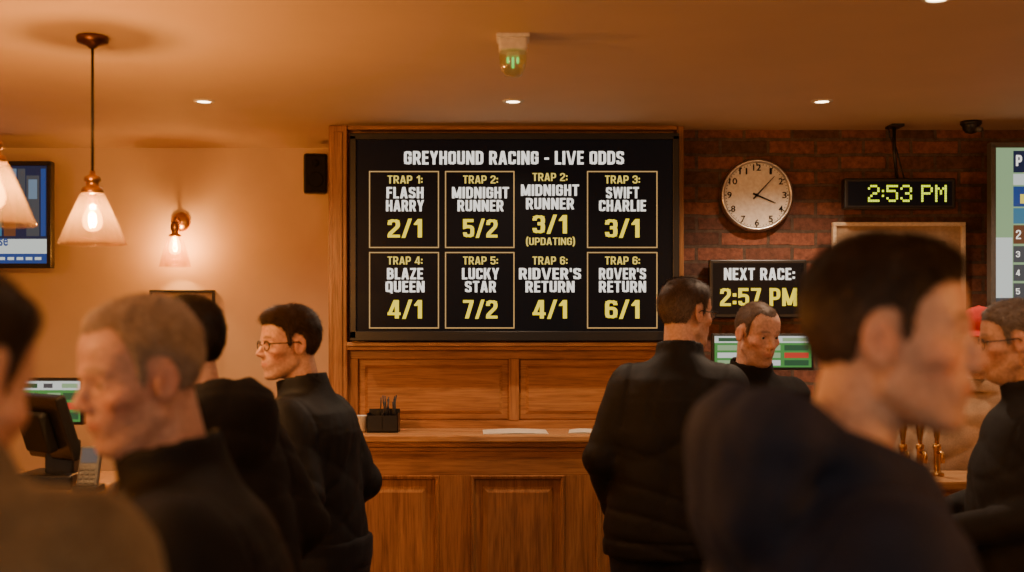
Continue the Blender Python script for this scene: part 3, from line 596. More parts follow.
def snet(Fv,xs,ys,zs):
    s=Fv<0; c=np.zeros(tuple(n-1 for n in s.shape),np.int8)
    for a in(0,1):
        for b in(0,1):
            for d in(0,1): c+=s[a:s.shape[0]-1+a,b:s.shape[1]-1+b,d:s.shape[2]-1+d]
    act=(c>0)&(c<8); idx=-np.ones(act.shape,np.int64); ii,jj,kk=np.nonzero(act); n=len(ii); idx[act]=np.arange(n)
    acc=np.zeros((n,3)); cnt=np.zeros(n)
    C=[(a,b,d) for a in(0,1) for b in(0,1) for d in(0,1)]
    for o1 in C:
        for o2 in C:
            if o2<=o1 or sum(abs(p-q) for p,q in zip(o1,o2))!=1: continue
            f1=Fv[ii+o1[0],jj+o1[1],kk+o1[2]]; f2=Fv[ii+o2[0],jj+o2[1],kk+o2[2]]; m=(f1<0)!=(f2<0)
            t=np.where(m,f1/np.where(m,f1-f2,1),0)
            for q,(ax,I) in enumerate(((xs,ii),(ys,jj),(zs,kk))):
                p=ax[I+o1[q]]*(1-t)+ax[I+o2[q]]*t; acc[:,q]+=np.where(m,p,0)
            cnt+=m
    V=acc/cnt[:,None]; Q=[]
    def quads(i,j,k,cells,inside):
        q=np.stack([idx[i+o[0],j+o[1],k+o[2]] for o in cells],1); q[~inside]=q[~inside][:,::-1]; Q.append(q[(q>=0).all(1)])
    sx=s[:-1]!=s[1:]; i,j,k=np.nonzero(sx[:,1:-1,1:-1]); j=j+1;k=k+1; quads(i,j,k,[(0,-1,-1),(0,0,-1),(0,0,0),(0,-1,0)],s[i,j,k])
    sy=s[:,:-1]!=s[:,1:]; i,j,k=np.nonzero(sy[1:-1,:,1:-1]); i=i+1;k=k+1; quads(i,j,k,[(-1,0,-1),(-1,0,0),(0,0,0),(0,0,-1)],s[i,j,k])
    sz=s[:,:,:-1]!=s[:,:,1:]; i,j,k=np.nonzero(sz[1:-1,1:-1,:]); i=i+1;j=j+1; quads(i,j,k,[(-1,-1,0),(0,-1,0),(0,0,0),(-1,0,0)],s[i,j,k])
    return V,np.concatenate(Q)
def mesh_np(name,V,Q,mat,parent,col=None):
    me=bpy.data.meshes.new(name); me.from_pydata(V.tolist(),[],Q.tolist()); me.materials.append(mat)
    me.polygons.foreach_set('use_smooth',[True]*len(me.polygons))
    if col is not None:
        ca=me.color_attributes.new('col','FLOAT_COLOR','POINT'); ca.data.foreach_set('color',np.concatenate([col,np.ones((len(col),1))],1).astype(F).ravel())
    o=bpy.data.objects.new(name,me); scene.collection.objects.link(o); o.parent=parent; return o
def grid(xs,ys,zs): return [g.astype(F) for g in np.meshgrid(xs,ys,zs,indexing='ij')]
def ax_u(a,b,h): return np.arange(a,b+h,h)
def ax_n(a,b,f0,f1,h,H):
    p=[]
    if a<f0: p.append(np.linspace(a,f0,max(2,int((f0-a)/H)+1))[:-1])
    p.append(np.linspace(f0,f1,int((f1-f0)/h)+1))
    if b>f1: p.append(np.linspace(f1,b,max(2,int((b-f1)/H)+1))[1:])
    return np.concatenate(p)
def skull(x,y,z):
    d=ell(x,y,z,(0,-.014,.028),(.0745,.097,.088)); d=smin(d,ell(x,y,z,(0,.020,.045),(.062,.062,.055)),.02)
    return smin(d,ell(x,y,z,(0,.030,-.035),(.057,.056,.078)),.025)
def head(x,y,z,jowl=0.):
    a=np.abs(x); d=skull(x,y,z)
    d=smin(d,cap(a,y,z,(.050,.000,-.062),(.020,.060,-.098),.015+jowl,.016),.022)
    d=smin(d,ell(a,y,z,(0,.072,-.101),(.020,.016,.015)),.014)
    if jowl: d=smin(d,ell(a,y,z,(0,.03,-.105),(.048,.04,.03)),.02)
    d=smin(d,ell(a,y,z,(.044,.052,-.022),(.018,.022,.014)),.018)
    d=smin(d,cap(a,y,z,(.008,.083,.021),(.042,.066,.024),.007,.006),.012)
    d=smin(d,ell(a,y,z,(0,.070,-.062),(.029,.021,.025)),.018)
    d=smax(d,-ell(a,y,z,(.088,.045,.030),(.020,.030,.028)),.02)
    d=smax(d,-ell(a,y,z,(.076,.055,-.062),(.020,.030,.022)),.02)
    d=smax(d,-ell(a,y,z,(.030,.096,.001),(.017,.022,.011)),.010)
    d=smin(d,cap(a,y,z,(0,.079,.014),(0,.1025,-.026),.006,.0105),.010)
    d=smin(d,ell(a,y,z,(.0115,.093,-.032),(.0070,.011,.0075)),.006)
    d=smax(d,-ell(a,y,z,(.007,.099,-.0405),(.003,.005,.003)),.002)
    d=smax(d,-cap(a,y,z,(.020,.094,-.034),(.032,.082,-.058),.0022,.0018),.006)
    d=smax(d,-cap(a,y,z,(.024,.086,-.017),(.042,.074,-.014),.0018,.0012),.004)
    lid=smax(ell(a,y,z,(.031,.064,.002),(.0150,.0150,.0145)),-ell(a,y,z,(.031,.083,.001),(.0135,.013,.0048)),.002)
    d=smin(d,lid,.004)
    d=smin(d,cap(a,y,z,(0,.0925,-.0560),(.021,.083,-.0590),.0042,.0025),.004)
    d=smin(d,cap(a,y,z,(0,.0910,-.0665),(.018,.083,-.0650),.0052,.003),.004)
    d=smax(d,-cap(a,y,z,(0,.101,-.0612),(.025,.087,-.0622),.003,.002),.003)
    for i in range(3): d=smax(d,-cap(a,y,z,(0,.0905-i*.001,.043+i*.011),(.035,.078,.045+i*.011),.0012,.0008),.005)
    yr=y+.010; zr=z+.006; ya=yr*.97+zr*.22; za=zr*.97-yr*.22; ae=a-np.clip(-ya,0,1)*.35
    e=ell(ae,ya,za,(.077,-.002,0),(.0065,.019,.032)); e=smax(e,-ell(ae,ya,za,(.0850,.001,.003),(.0055,.011,.021)),.003)
    e=smin(e,ell(a,ya,za,(.079,.010,-.004),(.004,.004,.006)),.003)
    return smin(d,e,.005)
def hair_geo(hair,h,seed,n,sw):
    ux=ax_u(-.105,.105,h); uy=ax_u(-.135,.115,h); uz=ax_u(-.11,.15,h); x,y,z=grid(ux,uy,uz)
    rec=hair.get('rec',0.); a=np.abs(x)
    def HL(a,y):
        hl=np.interp(y,[-.2,-.085,-.055,-.042,-.034,-.024,.0,.014,.017,.026,.032,.045,.066,.1],[-.085,-.082,-.07,-.045,-.01,.026,.036,.030,-.010,-.006,.040,.058+rec*.6,.070+rec*.4,.070+rec*.4])
        return hl+rec*np.exp(-((a-.045)/.018)**2)*(y>.03)*.6
    def TT(y,z,hl):
        t=hair['t']; ts=hair.get('ts',.005); tt=ts+(t-ts)*np.clip((z-.03)/.06,0,1)**1.3
        tt=tt*(1+hair.get('front',0)*np.clip(y/.07,0,1)); fade=np.clip((z-hl)/.03,0,1); return .0008+tt*fade**.8
    hl=HL(a,y).astype(F); tt=TT(y,z,hl)
    nz=.0012*(np.sin(x*200+5*np.sin(y*40))+np.sin(y*150+x*110+4*np.sin(z*50)))*np.minimum(1,tt/.008)
    f=smax(skull(x,y,z)-tt*.8-nz,(hl-z),.003)
    if hair.get('cap'): f=smax(f,z-.055,.004)
    V,Q=snet(f.astype(F),ux,uy,uz)
    c0=np.array(hair['col']);c1=np.array(hair.get('side',hair['col']))
    def colr(P,r):
        m=np.clip((.05-P[:,2])/.05+r,0,1)[:,None]; return (c0*(1-m)+c1*m)
    col=colr(V,.25*np.sin(V[:,0]*300+V[:,1]*90))
    R=np.random.RandomState(seed)
    ok=np.nonzero((V[:,2]>HL(np.abs(V[:,0]),V[:,1])+.001)&(skull(V[:,0],V[:,1],V[:,2])>0))[0]
    pick=R.choice(ok,n); P=V[pick]+R.normal(0,h*.5,(n,3)); e=1e-3
    g=np.stack([skull(P[:,0]+e,P[:,1],P[:,2])-skull(P[:,0]-e,P[:,1],P[:,2]),skull(P[:,0],P[:,1]+e,P[:,2])-skull(P[:,0],P[:,1]-e,P[:,2]),skull(P[:,0],P[:,1],P[:,2]+e)-skull(P[:,0],P[:,1],P[:,2]-e)],1); g/=np.linalg.norm(g,axis=1)[:,None]+1e-9
    top=np.clip((P[:,2]-.05)/.05,0,1)[:,None]
    flow=(1-top)*np.array([0,-.45,-1.])+top*np.stack([.7*np.ones(n),.5*np.where(P[:,1]>0,1,-.4),np.zeros(n)],1)
    flow+=R.normal(0,.3,(n,3)); flow-=g*(flow*g).sum(1)[:,None]; flow/=np.linalg.norm(flow,axis=1)[:,None]+1e-9
    tl=TT(P[:,1],P[:,2],HL(np.abs(P[:,0]),P[:,1])); ln=(.005+tl*1.25)*R.uniform(.6,1.2,n)
    side=np.cross(flow,g); base=P-g*.002; lift=(.08+.25*R.rand(n))[:,None]
    VS=[];CS=[]; rc=R.normal(0,.25,n); br=R.uniform(.5,1.7,n)[:,None]
    for k,(s,wd) in enumerate(((0,1),(.5,.8),(1,.15))):
        c=base+flow*(ln*s)[:,None]+g*((ln*s)[:,None]*lift*(1-.5*s)+.001)
        for q in(-1,1): VS.append(c+side*sw*wd*q*.5); CS.append(colr(P,rc)*br)
    VS=np.stack(VS,1).reshape(-1,3); CS=np.stack(CS,1).reshape(-1,3); o=len(V)+6*np.arange(n)
    QS=np.concatenate([np.stack([o,o+1,o+3,o+2],1),np.stack([o+2,o+3,o+5,o+4],1)])
    return np.concatenate([V,VS]),np.concatenate([Q,QS]),np.concatenate([col,CS])
SKIN=attrmat('skin',.46,.3,(110,110,110),.4,.22)
SKIN.node_tree.nodes['Principled BSDF'].inputs['Subsurface Weight'].default_value=.12
SKIN.node_tree.nodes['Principled BSDF'].inputs['Subsurface Radius'].default_value=(.01,.004,.002)
HAIR=attrmat('hair',.55,.0,(500,120,500),.3,.3)
EYEM=attrmat('eyeball',.15,0,(10,10,10),.5,0)
def folds(x,y,z,seed,amp):
    r=np.random.RandomState(seed); n=0
    for i in range(6):
        d=r.normal(size=3); d[2]*=1.1; d/=np.linalg.norm(d); f=r.uniform(14,34); ph=r.uniform(0,6)
        w=.8*np.sin(7*x+3*i+4*y)+.8*np.sin(9*z+2*i)
        s=np.sin((d[0]*x+d[1]*y+d[2]*z)*f+ph+w); n=n+(1-np.abs(s))**2.5*np.clip(.4+.9*np.sin(5*z+3*x+i*1.7),0,2)
    return (n-2)*amp/2
BP=[.78,.88,.95,1.08,1.22,1.34,1.40,1.44,1.49]
def torso(x,y,z,rx,ry,off,S,zb,zt,k=.015):
    Z=[q*S for q in BP]; RX=np.interp(z,Z,rx).astype(F); RY=np.interp(z,Z,ry).astype(F); ox,oy=off(z)
    u=np.abs((x-ox)/RX); v=np.abs((y-oy)/RY); r=(u**2.4+v**2.4)**(1/2.4)
    d=(r-1)*np.minimum(RX,RY)*.85
    return smax(smax(d,z-zt,k),zb-z,k)
def make_person(label,head_xyz,org,byaw,hyaw,pitch=0,roll=0,jacket=None,hair=None,skin=(.55,.30,.19),girth=1.,jowl=0,glasses=None,h=.005,arms='down',collar='stand',hood=False,hem=.80,seed=1,trous=None,hs=1.0,capm=None,badge=False,facehair=0,shw=1.0,nbz=-.168,zipm=True,hoodup=0.):
    e=thing('person',label,'person',(org[0],org[1],0),None,byaw)
    Rb=Matrix.Rotation(math.radians(byaw),3,'Z'); hc=Rb.transposed()@Vector((head_xyz[0]-org[0],head_xyz[1]-org[1],head_xyz[2]))
    Rh=(Matrix.Rotation(math.radians(hyaw-byaw),3,'Z')@Matrix.Rotation(math.radians(pitch),3,'X')@Matrix.Rotation(math.radians(roll),3,'Y'))
    R=np.array(Rh); hcn=np.array(hc)
    def tohead(x,y,z):
        a,b,c=x-hcn[0],y-hcn[1],z-hcn[2]
        return [(R[0,i]*a+R[1,i]*b+R[2,i]*c)/hs for i in range(3)]
    nb=hcn+(R@np.array([0,-.030,-.0]))+np.array([0,-.042,0]); nb[2]=hcn[2]+nbz
    zn=nb[2]; S2=(zn)/1.46; S=S2
    def off(z):
        t=np.clip((z/S-.85)/.6,0,1); t=t*t*(3-2*t)*.6+t*.4; return nb[0]*t,nb[1]*t
    g=girth
    brx=[.15,.165,.165,.145*g,.155*g,.165,.15,.10,.05]; bry=[.09,.115,.12,.11*g,.115*g,.11,.095,.075,.05]
    jrx=[.195*g,.20*g,.195*g,.192*g,.200*g,.205,.190,.140,.070]; jry=[.14*g,.15*g,.15*g,.152*g,.155*g,.145,.125,.098,.068]
    jrx=[a*(1 if i<5 else shw) for i,a in enumerate(jrx)]
    poses={'down':[((.245,-.03,1.12),(.235,.10,.90))]*2,'front':[((.25,.0,1.12),(.13,.24,1.05))]*2,'frontlow':[((.245,-.04,1.12),(.16,.16,.93))]*2,'pocket':[((.238,-.06,1.13),(.205,.10,.94))]*2}
    P=poses[arms]; A=[]
    for sd,(el,wr) in zip((1,-1),P):
        sz=1.385*S2; o=off(np.array(sz)); o2=off(np.array(1.12*S2)); 
        A.append((sd,(sd*.172*shw+o[0],o[1],sz),(sd*el[0]*shw+o2[0],el[1]+o2[1]*.9,el[2]*S2),(sd*wr[0]+o2[0]*.8,wr[1]+o2[1]*.8,wr[2]*S2)))
    # ---- body
    lim=.48; hb=.15*hs
    yl0=min(-.30,hcn[1]-.2); yl1=max(.45,hcn[1]+.2)
    xs=ax_n(-lim,lim,hcn[0]-hb,hcn[0]+hb,h,.016); ys=ax_n(yl0-.05,yl1+.05,hcn[1]-hb,hcn[1]+hb,h,.016); zs=ax_n(.03,hcn[2]+.15,min(zn-.02,hcn[2]-.16),hcn[2]+.145,h,.018)
    x,y,z=grid(xs,ys,zs)
    d=torso(x,y,z,brx,bry,off,S2,.80*S2,1.5*S2)
    for sd,a,b_,c_ in A:
        d=smin(d,cap(x,y,z,a,b_,.052,.042),.04); d=smin(d,cap(x,y,z,b_,c_,.041,.028),.02)
    for sd in(1,-1):
        d=smin(d,cap(x,y,z,(sd*.085,0,.90*S2),(sd*.10,.015,.48*S2),.08,.055),.04); d=smin(d,cap(x,y,z,(sd*.10,.015,.48*S2),(sd*.10,-.02,.09),.053,.036),.02)
        d=smin(d,cap(x,y,z,(sd*.10,-.03,.07),(sd*.105,.10,.06),.034,.026),.02)
    nt_=hcn+R@np.array([0,-.030,-.04])
    d=smin(d,cap(x,y,z,tuple(nb-np.array([0,0,.03])),tuple(nt_),.058*(1+jowl*4),.053*(1+jowl*4)),.03)
    k0=np.searchsorted(zs,hcn[2]-.16); hx,hy,hz=tohead(x[:,:,k0:],y[:,:,k0:],z[:,:,k0:])
    d[:,:,k0:]=smin(d[:,:,k0:],head(hx,hy,hz,jowl)*hs,.012)
    V,Q=snet(d,xs,ys,zs)
    # ---- hands in the same mesh
    for sd,a,b_,c_ in A:
        w=np.array(c_); dd=w-np.array(b_); dd/=np.linalg.norm(dd)
        n=np.array([-sd,0.,0.]) ; n-=dd*n.dot(dd); n/=np.linalg.norm(n); s_=np.cross(n,dd)*sd*1.0
        if s_[1]+s_[2]*.5<0: s_=-s_
        gx=[ax_u(w[i]+min(0,dd[i]*.2)-.07,w[i]+max(0,dd[i]*.2)+.07,.0045) for i in range(3)]
        X,Y,Zz=grid(*gx); f=cap(X,Y,Zz,tuple(w-dd*.05),tuple(w+dd*.01),.028,.026)
        for q,(so,ln,bl) in enumerate(((.030,.066,.088),(.010,.074,.092),(-.011,.070,.088),(-.030,.055,.080))):
            k=w+dd*bl+s_*so; f=smin(f,cap(X,Y,Zz,tuple(w+dd*.015+s_*so*.5),tuple(k),.014,.0105),.010)
            m1=k+dd*ln*.45*.9+n*ln*.45*.45; m2=m1+dd*ln*.3*.6+n*ln*.3*.8; m3=m2+dd*ln*.25*.2+n*ln*.25*.98
            ff=cap(X,Y,Zz,tuple(k),tuple(m1),.0095,.0085); ff=np.minimum(ff,cap(X,Y,Zz,tuple(m1),tuple(m2),.0085,.0078)); ff=np.minimum(ff,cap(X,Y,Zz,tuple(m2),tuple(m3),.0078,.007))
            f=smin(f,ff,.003)
        t1=w+dd*.045+s_*.040+n*.012; t2=t1+dd*.03+s_*.010+n*.012; t3=t2+dd*.024+n*.008
        f=smin(f,cap(X,Y,Zz,tuple(w+dd*.01+s_*.012),tuple(t1),.016,.0125),.010); f=smin(f,cap(X,Y,Zz,tuple(t1),tuple(t2),.0115,.010),.004); f=smin(f,cap(X,Y,Zz,tuple(t2),tuple(t3),.010,.008),.003)
        V2,Q2=snet(f,*gx); Q=np.concatenate([Q,Q2+len(V)]); V=np.concatenate([V,V2])
    qx,qy,qz=tohead(V[:,0],V[:,1],V[:,2]); qa=np.abs(qx); sk=np.array(skin)
    col=np.tile(sk,(len(V),1))
    def blend(m,c): 
        nonlocal col; col=col*(1-m[:,None])+np.array(c)*m[:,None]
    gs=lambda cx,cy,cz,r:np.exp(-(((qa-cx)**2+(qy-cy)**2+(qz-cz)**2)/r**2))
    blend(.6*gs(.045,.06,-.03,.028),sk*np.array([1.06,.68,.62])); blend(.55*gs(0,.115,-.03,.018),sk*np.array([1.08,.68,.62])); blend(.5*gs(.082,-.01,-.005,.03),sk*np.array([1.06,.66,.56]))
    st=np.clip((-.045-qz)/.02,0,1)*np.clip((qy+.01)/.03,0,1)*np.clip((qz+.14)/.03,0,1); blend(st*(.28+facehair),sk*np.array([.55,.5,.48]))
    lip=np.clip(1.3-np.abs(qz+.0615)/.0085,0,1)*np.clip((.026-qa)/.006,0,1)*(qy>.078); blend(np.clip(lip,0,1)*.6,sk*np.array([.80,.42,.40]))
    hc1=hair['col'] if hair else (.1,.06,.03)
    br=np.clip(1.4-np.abs(qz-(.024+.004*np.sin(qa*60)))/.004,0,1)*np.clip((qa-.010)/.006,0,1)*np.clip((.05-qa)/.008,0,1)*(qy>.05); blend(np.clip(br,0,1)*.7,np.array(hc1)*.8)
    blend(.3*gs(.031,.078,-.002,.014),sk*.6)
    body=mesh_np('body',V,Q,SKIN,e,col)
    # ---- eyes
    for sd in(1,-1):
        u=np.linspace(0,math.pi,17); v=np.linspace(0,2*math.pi,25)[:-1]; r=.0135
        Vv=[];C=[]
        for a in u:
            for b_ in v:
                p=np.array([math.sin(a)*math.cos(b_),math.cos(a),math.sin(a)*math.sin(b_)])*r; Vv.append(hcn+R@((p+np.array([sd*.031,.064,.002]))*hs)); C.append((.01,.01,.01) if a<.2 else ((.12,.14,.13) if a<.45 else (.6,.55,.5)))
        Qv=[(i*24+j,i*24+(j+1)%24,(i+1)*24+(j+1)%24,(i+1)*24+j) for i in range(16) for j in range(24)]
        o=mesh_np('eye',np.array(Vv),np.array(Qv),EYEM,body,np.array(C))
    # ---- hair
    if hair:
        if capm is not None: hair['cap']=1
        V,Q,col=hair_geo(hair,h,seed+3,hair.get('n',10000),.0011 if h<.004 else .0016)
        V=hcn+(V*hs)@R.T
        mesh_np('hair',V,Q,HAIR,body,col)
    def hp(p): return Vector(hcn+R@(np.array(p)*hs))
    if glasses:
        b=MB(); gm=glasses
        for sd in(1,-1):
            pts=[hp((sd*.032+.0235*math.cos(t)*(1),.090-.004*abs(math.cos(t)),-.001+.0165*math.sin(t)*(1 if abs(math.sin(t))<.8 else .95))) for t in np.linspace(0,2*math.pi,25)]
            b.tube(pts,.0018,gm,6)
            b.tube([hp((sd*.0555,.086,.006)),hp((sd*.074,.078,.007)),hp((sd*.0805,.03,.006)),hp((sd*.083,-.005,.008)),hp((sd*.080,-.025,-.008))],.0019,gm,6)
        b.tube([hp((-.0085,.094,.002)),hp((0,.0975,.005)),hp((.0085,.094,.002))],.0015,gm,6); g_=b.build('glasses',e)
        b=MB()
        for sd in(1,-1):
            pts=[hp((sd*.032+.0225*math.cos(t),.090-.004*abs(math.cos(t)),-.001+.0158*math.sin(t))) for t in np.linspace(0,2*math.pi,25)[:-1]]
            b.add(pts,[list(range(24))],LENSG)
        b.build('lens',g_)
    if capm:
        ux=ax_u(-.11,.11,.005); uy=ax_u(-.14,.20,.005); uz=ax_u(.01,.16,.005); x,y,z=grid(ux,uy,uz)
        f=smax(skull(x,y,z)-.012,.038-z,.004); br=smax(ell(x,y,z,(0,.085,.042),(.068,.075,.5)),np.abs(z-(.050-(y-.07)*.15-x*x*4))-.0035,.003); br=smax(br,.06-y,.003)
        f=smin(f,br,.004); f=smin(f,ell(x,y,z,(0,-.012,.128),(.008,.008,.005)),.003); V,Q=snet(f,ux,uy,uz); mesh_np('cap',hcn+(V*hs)@R.T,Q,capm,e)
    # ---- jacket
    hj=.008
    xs=ax_u(-.46,.46,hj); ys=ax_u(min(-.36,nb[1]-.34),max(.44,nb[1]+.3),hj); zs=ax_u(hem*S2-.03,zn+.17,hj); x,y,z=grid(xs,ys,zs)
    d=torso(x,y,z,jrx,jry,off,S2,hem*S2,1.485*S2,.012)
    for sd,a,b_,c_ in A:
        d=smin(d,cap(x,y,z,a,b_,.070,.058),.045); d=smin(d,cap(x,y,z,b_,tuple(np.array(c_)*1.0),.058,.042),.016)
    d=d+folds(x,y,z,seed,.0065)*np.clip((zn-.03-z)/.05,0,1)
    ox,oy=off(z); ax_=np.abs(x-ox)
    d=d+.0035*np.exp(-((ax_-.165*shw-.05*np.clip(1.40*S2-z,0,.1))/.006)**2)*(z>1.24*S2)
    d=d+.0030*np.exp(-((z-1.345*S2+ax_*.05)/.006)**2)*(y<oy)*(ax_<.165*shw)+.004*np.exp(-((z-(hem+.055)*S2)/.006)**2)
    cx,cy,cz=nb
    if collar=='stand' and not hood:
        tl=(z-cz)*.25; rr=np.sqrt(((x-cx)/1.0)**2+((y-cy-tl-.008)/1.08)**2); rad=.080-(z-cz)*.08
        sh=np.abs(rr-rad)-.0065; sh=smax(sh,z-(cz+.066-(y-cy)*.22),.006); sh=smax(sh,(cz-.05)-z,.006); d=smin(d,sh,.014)
    elif collar=='fold' or hood:
        rr=np.sqrt((x-cx)**2+((y-cy-.006)/1.05)**2); rad=.078+np.clip(cz+.05-z,0,1)*.45
        sh=np.abs(rr-rad)-.007; sh=smax(sh,z-(cz+.050-(y-cy)*.35),.006); sh=smax(sh,(cz-.03)-z,.006); d=smin(d,sh,.012)
    if hood:
        hd=ell(x,y,z,(cx,cy-.105,cz+.020+hoodup),(.130,.075,.065)); hd=smin(hd,ell(x,y,z,(cx,cy-.12,cz-.05+hoodup*.6),(.125,.060,.09)),.04)
        rr=np.sqrt((x-cx)**2+((y-cy)/1.1)**2); ring=np.sqrt((rr-.092)**2+((z-cz-.002-hoodup*.3+(y-cy)*.55)*.75)**2)-.024
        hd=smin(hd,ring,.02); hd=smax(hd,-ell(x,y,z,(cx,cy-.03,cz+.09+hoodup),(.085,.10,.085)),.02); hd=hd+folds(x,y,z,seed+9,.007); d=smin(d,hd,.02)
    nk=cap(x,y,z,(cx,cy+.0,cz+.02),tuple(nt_),.062,.070); d=smax(d,-nk,.006)
    V,Q=snet(d,xs,ys,zs); jk=mesh_np('jacket',V,Q,jacket,e)
    if zipm:
        pts=[]
        for zz in np.arange(hem*S2+.01,zn+.02,.03):
            o=off(np.array(zz)); m=(np.abs(V[:,2]-zz)<.009)&(np.abs(V[:,0]-o[0])<.012)
            if m.any(): pts.append((float(o[0]),float(V[m,1].max()),zz))
        if len(pts)>5:
            yy_=np.array([p[1] for p in pts]); ys2=np.convolve(np.pad(yy_,1,'edge'),[.25,.5,.25],'valid'); pts=[(p[0],max(q,p[1]-.002)+.0005,p[2]) for p,q in zip(pts,ys2)]
            b=MB(); b.tube(pts,.0035,GREYP if zipm is True else zipm,6); b.build('zip',e)
    if badge:
        # round patch on the sleeve, a little below the shoulder
        o=A[0] if badge>0 else A[1]; tt_=.55; p=np.array(o[1])*(1-tt_)+np.array(o[2])*tt_; p[1]+=.012
        m=(np.abs(V[:,1]-p[1])<.012)&(np.abs(V[:,2]-p[2])<.012)&(V[:,0]*o[0]>0); xm=(V[m,0]*o[0]).max()*o[0] if m.any() else p[0]+o[0]*.07
        b=MB(); b.lathe([(0,.003),(.012,.003),(.0155,.001),(.0155,-.008)],(xm,p[1],p[2]),WHITEP,(o[0],0,.1),20); b.build('badge',e,label='round white logo badge on the sleeve')
    # ---- trousers, shoes
    xs=ax_u(-.26,.26,.014); ys=ax_u(-.2,.22,.014); zs=ax_u(.05,1.06*S2,.014); x,y,z=grid(xs,ys,zs)
    d=torso(x,y,z,[a+.012 for a in brx],[a+.014 for a in bry],lambda z:(0,0),S2,.80*S2,.96*S2)
    for sd in(1,-1):
        d=smin(d,cap(x,y,z,(sd*.088,0,.88*S2),(sd*.10,.015,.48*S2),.096,.074),.03); d=smin(d,cap(x,y,z,(sd*.10,.015,.48*S2),(sd*.10,-.015,.06),.074,.060),.02)
    d=smax(d,.075-z,.005)+folds(x,y,z,seed+5,.004); V,Q=snet(d,xs,ys,zs); mesh_np('trousers',V,Q,trous or TROU,e)
    for sd in(1,-1):
        xs=ax_u(sd*.10-.07,sd*.10+.07,.008); ys=ax_u(-.11,.24,.008); zs=ax_u(-.02,.15,.008); x,y,z=grid(xs,ys,zs)
        f=cap(x,y,z,(sd*.10,-.03,.04),(sd*.107,.14,.03),.045,.042); f=smin(f,cap(x,y,z,(sd*.10,-.025,.05),(sd*.10,-.02,.115),.045,.043),.02); f=smax(f,.002-z,.003)
        V,Q=snet(f,xs,ys,zs); mesh_np('shoe',V,Q,BLACK,e)
    return e
TROU=cloth('dark_trousers',(.012,.013,.018),.85)
NAVY=cloth('navy_jacket_cloth',(.011,.015,.034),.7,.35); BLK=cloth('black_jacket_cloth',(.007,.007,.008),.6,.25); BLK2=cloth('black_wool_cloth',(.009,.008,.008),.9,.3); BLK3=cloth('black_softshell_cloth',(.008,.009,.012),.6,.25)
OLIV=cloth('olive_tweed_cloth',(.125,.095,.058),.9,.4,200,.5); CHAR=cloth('charcoal_cloth',(.012,.012,.013),.8,.3); BEIG=cloth('beige_cloth',(.40,.27,.17),.85,.3); REDC=cloth('red_cap_cloth',(.55,.04,.03),.8,.1)
dark=(.030,.018,.011); brown=(.05,.027,.014)
SK1=(.66,.40,.29); SK2=(.72,.44,.34)
# P1 near
make_person('man in navy hooded jacket turned in profile, short dark hair',(X_(893,1.5),1.5,Z_(336,1.5)),(.385,1.50),-82,-111,-2,0,NAVY,dict(t=.015,ts=.005,col=dark,side=(.08,.048,.032),front=.3),SK1,.94,.0,None,.0036,'frontlow','stand',True,seed=11,facehair=.12,nbz=-.172,hoodup=.030)
# P2
make_person('man in black zipped jacket leaning forward, short grey hair',(X_(138,1.92),1.92,Z_(374,1.92)),(-.44,1.95),100,130,-12,-4,BLK,dict(t=.010,ts=.004,col=(.36,.28,.21),side=(.36,.31,.26),rec=.026),SK2,1.05,.004,None,.0036,'front','stand',False,seed=22,badge=-1)
# P3
make_person('person in olive tweed jacket seen from behind',(X_(-80,1.2),1.25,Z_(382,1.2)),(-.58,1.10),5,-25,-18,0,OLIV,dict(t=.012,ts=.006,col=dark,side=brown),SK1,1.08,0,None,.0042,'down','fold',False,seed=33,nbz=-.100,zipm=False)
# P4
make_person('man in black jacket and dark glasses looking sideways',(X_(288,4.0),4.0,Z_(344,4.0)),(X_(326,4.0),4.02),72,122,-3,0,BLK3,dict(t=.017,ts=.006,col=(.035,.02,.012),side=(.07,.045,.035),front=.3),SK1,.83,0,BLACK,.0045,'pocket','stand',False,seed=44,shw=.9)
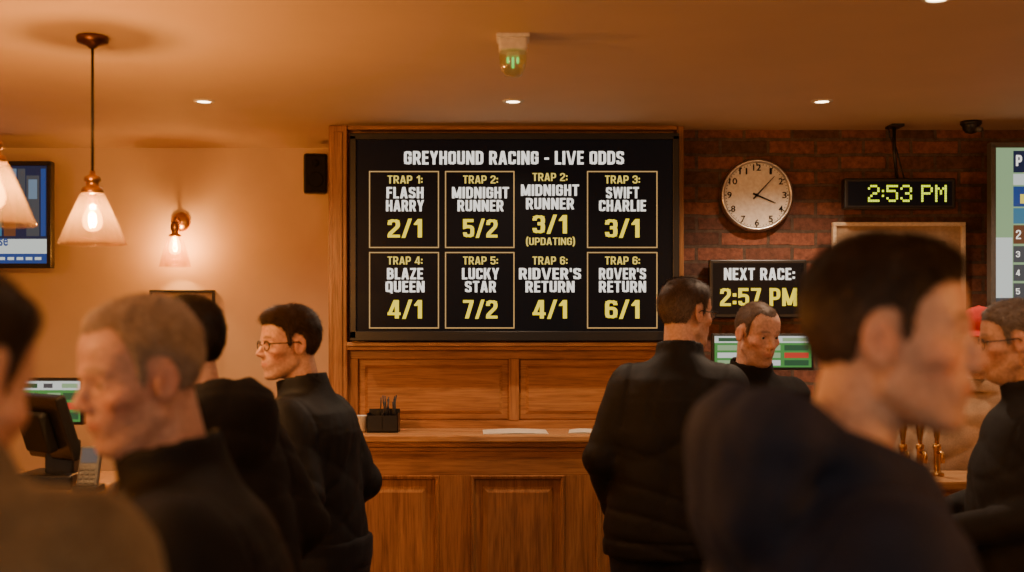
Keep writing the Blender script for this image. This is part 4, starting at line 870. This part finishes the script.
# P5
make_person('person in black hooded coat with dark hair turned away',(X_(184,3.1),3.1,Z_(346,3.1)),(X_(236,3.1),3.1),55,62,-5,0,BLK2,dict(t=.016,ts=.009,col=(.016,.011,.009)),SK1,1.0,0,None,.005,'pocket','stand',True,seed=55)
# P6
make_person('man in black jacket and glasses standing at bar facing away',(X_(689,4.2),4.25,Z_(313,4.2)),(X_(662,4.2),4.2),-14,-58,-4,0,BLK,dict(t=.012,ts=.007,col=(.085,.055,.036),side=(.15,.11,.085)),SK1,1.0,.003,BLACK,.0045,'pocket','stand',False,seed=66,shw=.97)
# P7
make_person('man with cropped hair in black top looking down',(X_(758,4.65),4.65,Z_(333,4.65)),(X_(752,4.65),4.72),190,206,-16,0,BLK2,dict(t=.003,ts=.002,col=(.14,.09,.06),rec=.03),SK2,1.0,.002,None,.0045,'pocket','stand',False,seed=77,facehair=.3,zipm=False)
# P8
make_person('man in long black coat and glasses with grey hair',(X_(1012,3.65),3.65,Z_(341,3.65)),(X_(1014,3.65)+.03,3.65),82,76,-6,0,CHAR,dict(t=.011,ts=.006,col=(.17,.14,.12),side=(.24,.20,.17)),SK1,1.12,.003,BLACK,.005,'front','stand',False,seed=88,hem=.6,zipm=False)
# P9
make_person('person in red baseball cap and beige top behind the side counter',(X_(979,4.6),4.6,Z_(340,4.6)),(X_(962,4.6),4.65),150,150,-8,0,BEIG,dict(t=.01,ts=.006,col=brown,n=4000),SK1,1.0,0,None,.005,'down','fold',False,seed=99,capm=REDC,zipm=False)

# ---------------------------------------------------------------- world & camera
w=bpy.data.worlds.new('world'); scene.world=w; w.use_nodes=True; w.node_tree.nodes['Background'].inputs[0].default_value=(1,.72,.50,1); w.node_tree.nodes['Background'].inputs[1].default_value=.48
cd=bpy.data.cameras.new('camera'); cam=bpy.data.objects.new('camera',cd); scene.collection.objects.link(cam); scene.camera=cam
cam.location=(0,0,CZ); cam.rotation_euler=(math.radians(90),0,0); cd.sensor_width=36; cd.lens=FP*36/1024; cd.shift_y=(HY-286)/1024
cd.dof.use_dof=True; cd.dof.focus_distance=5.3; cd.dof.aperture_fstop=2.2; cd.clip_start=.05
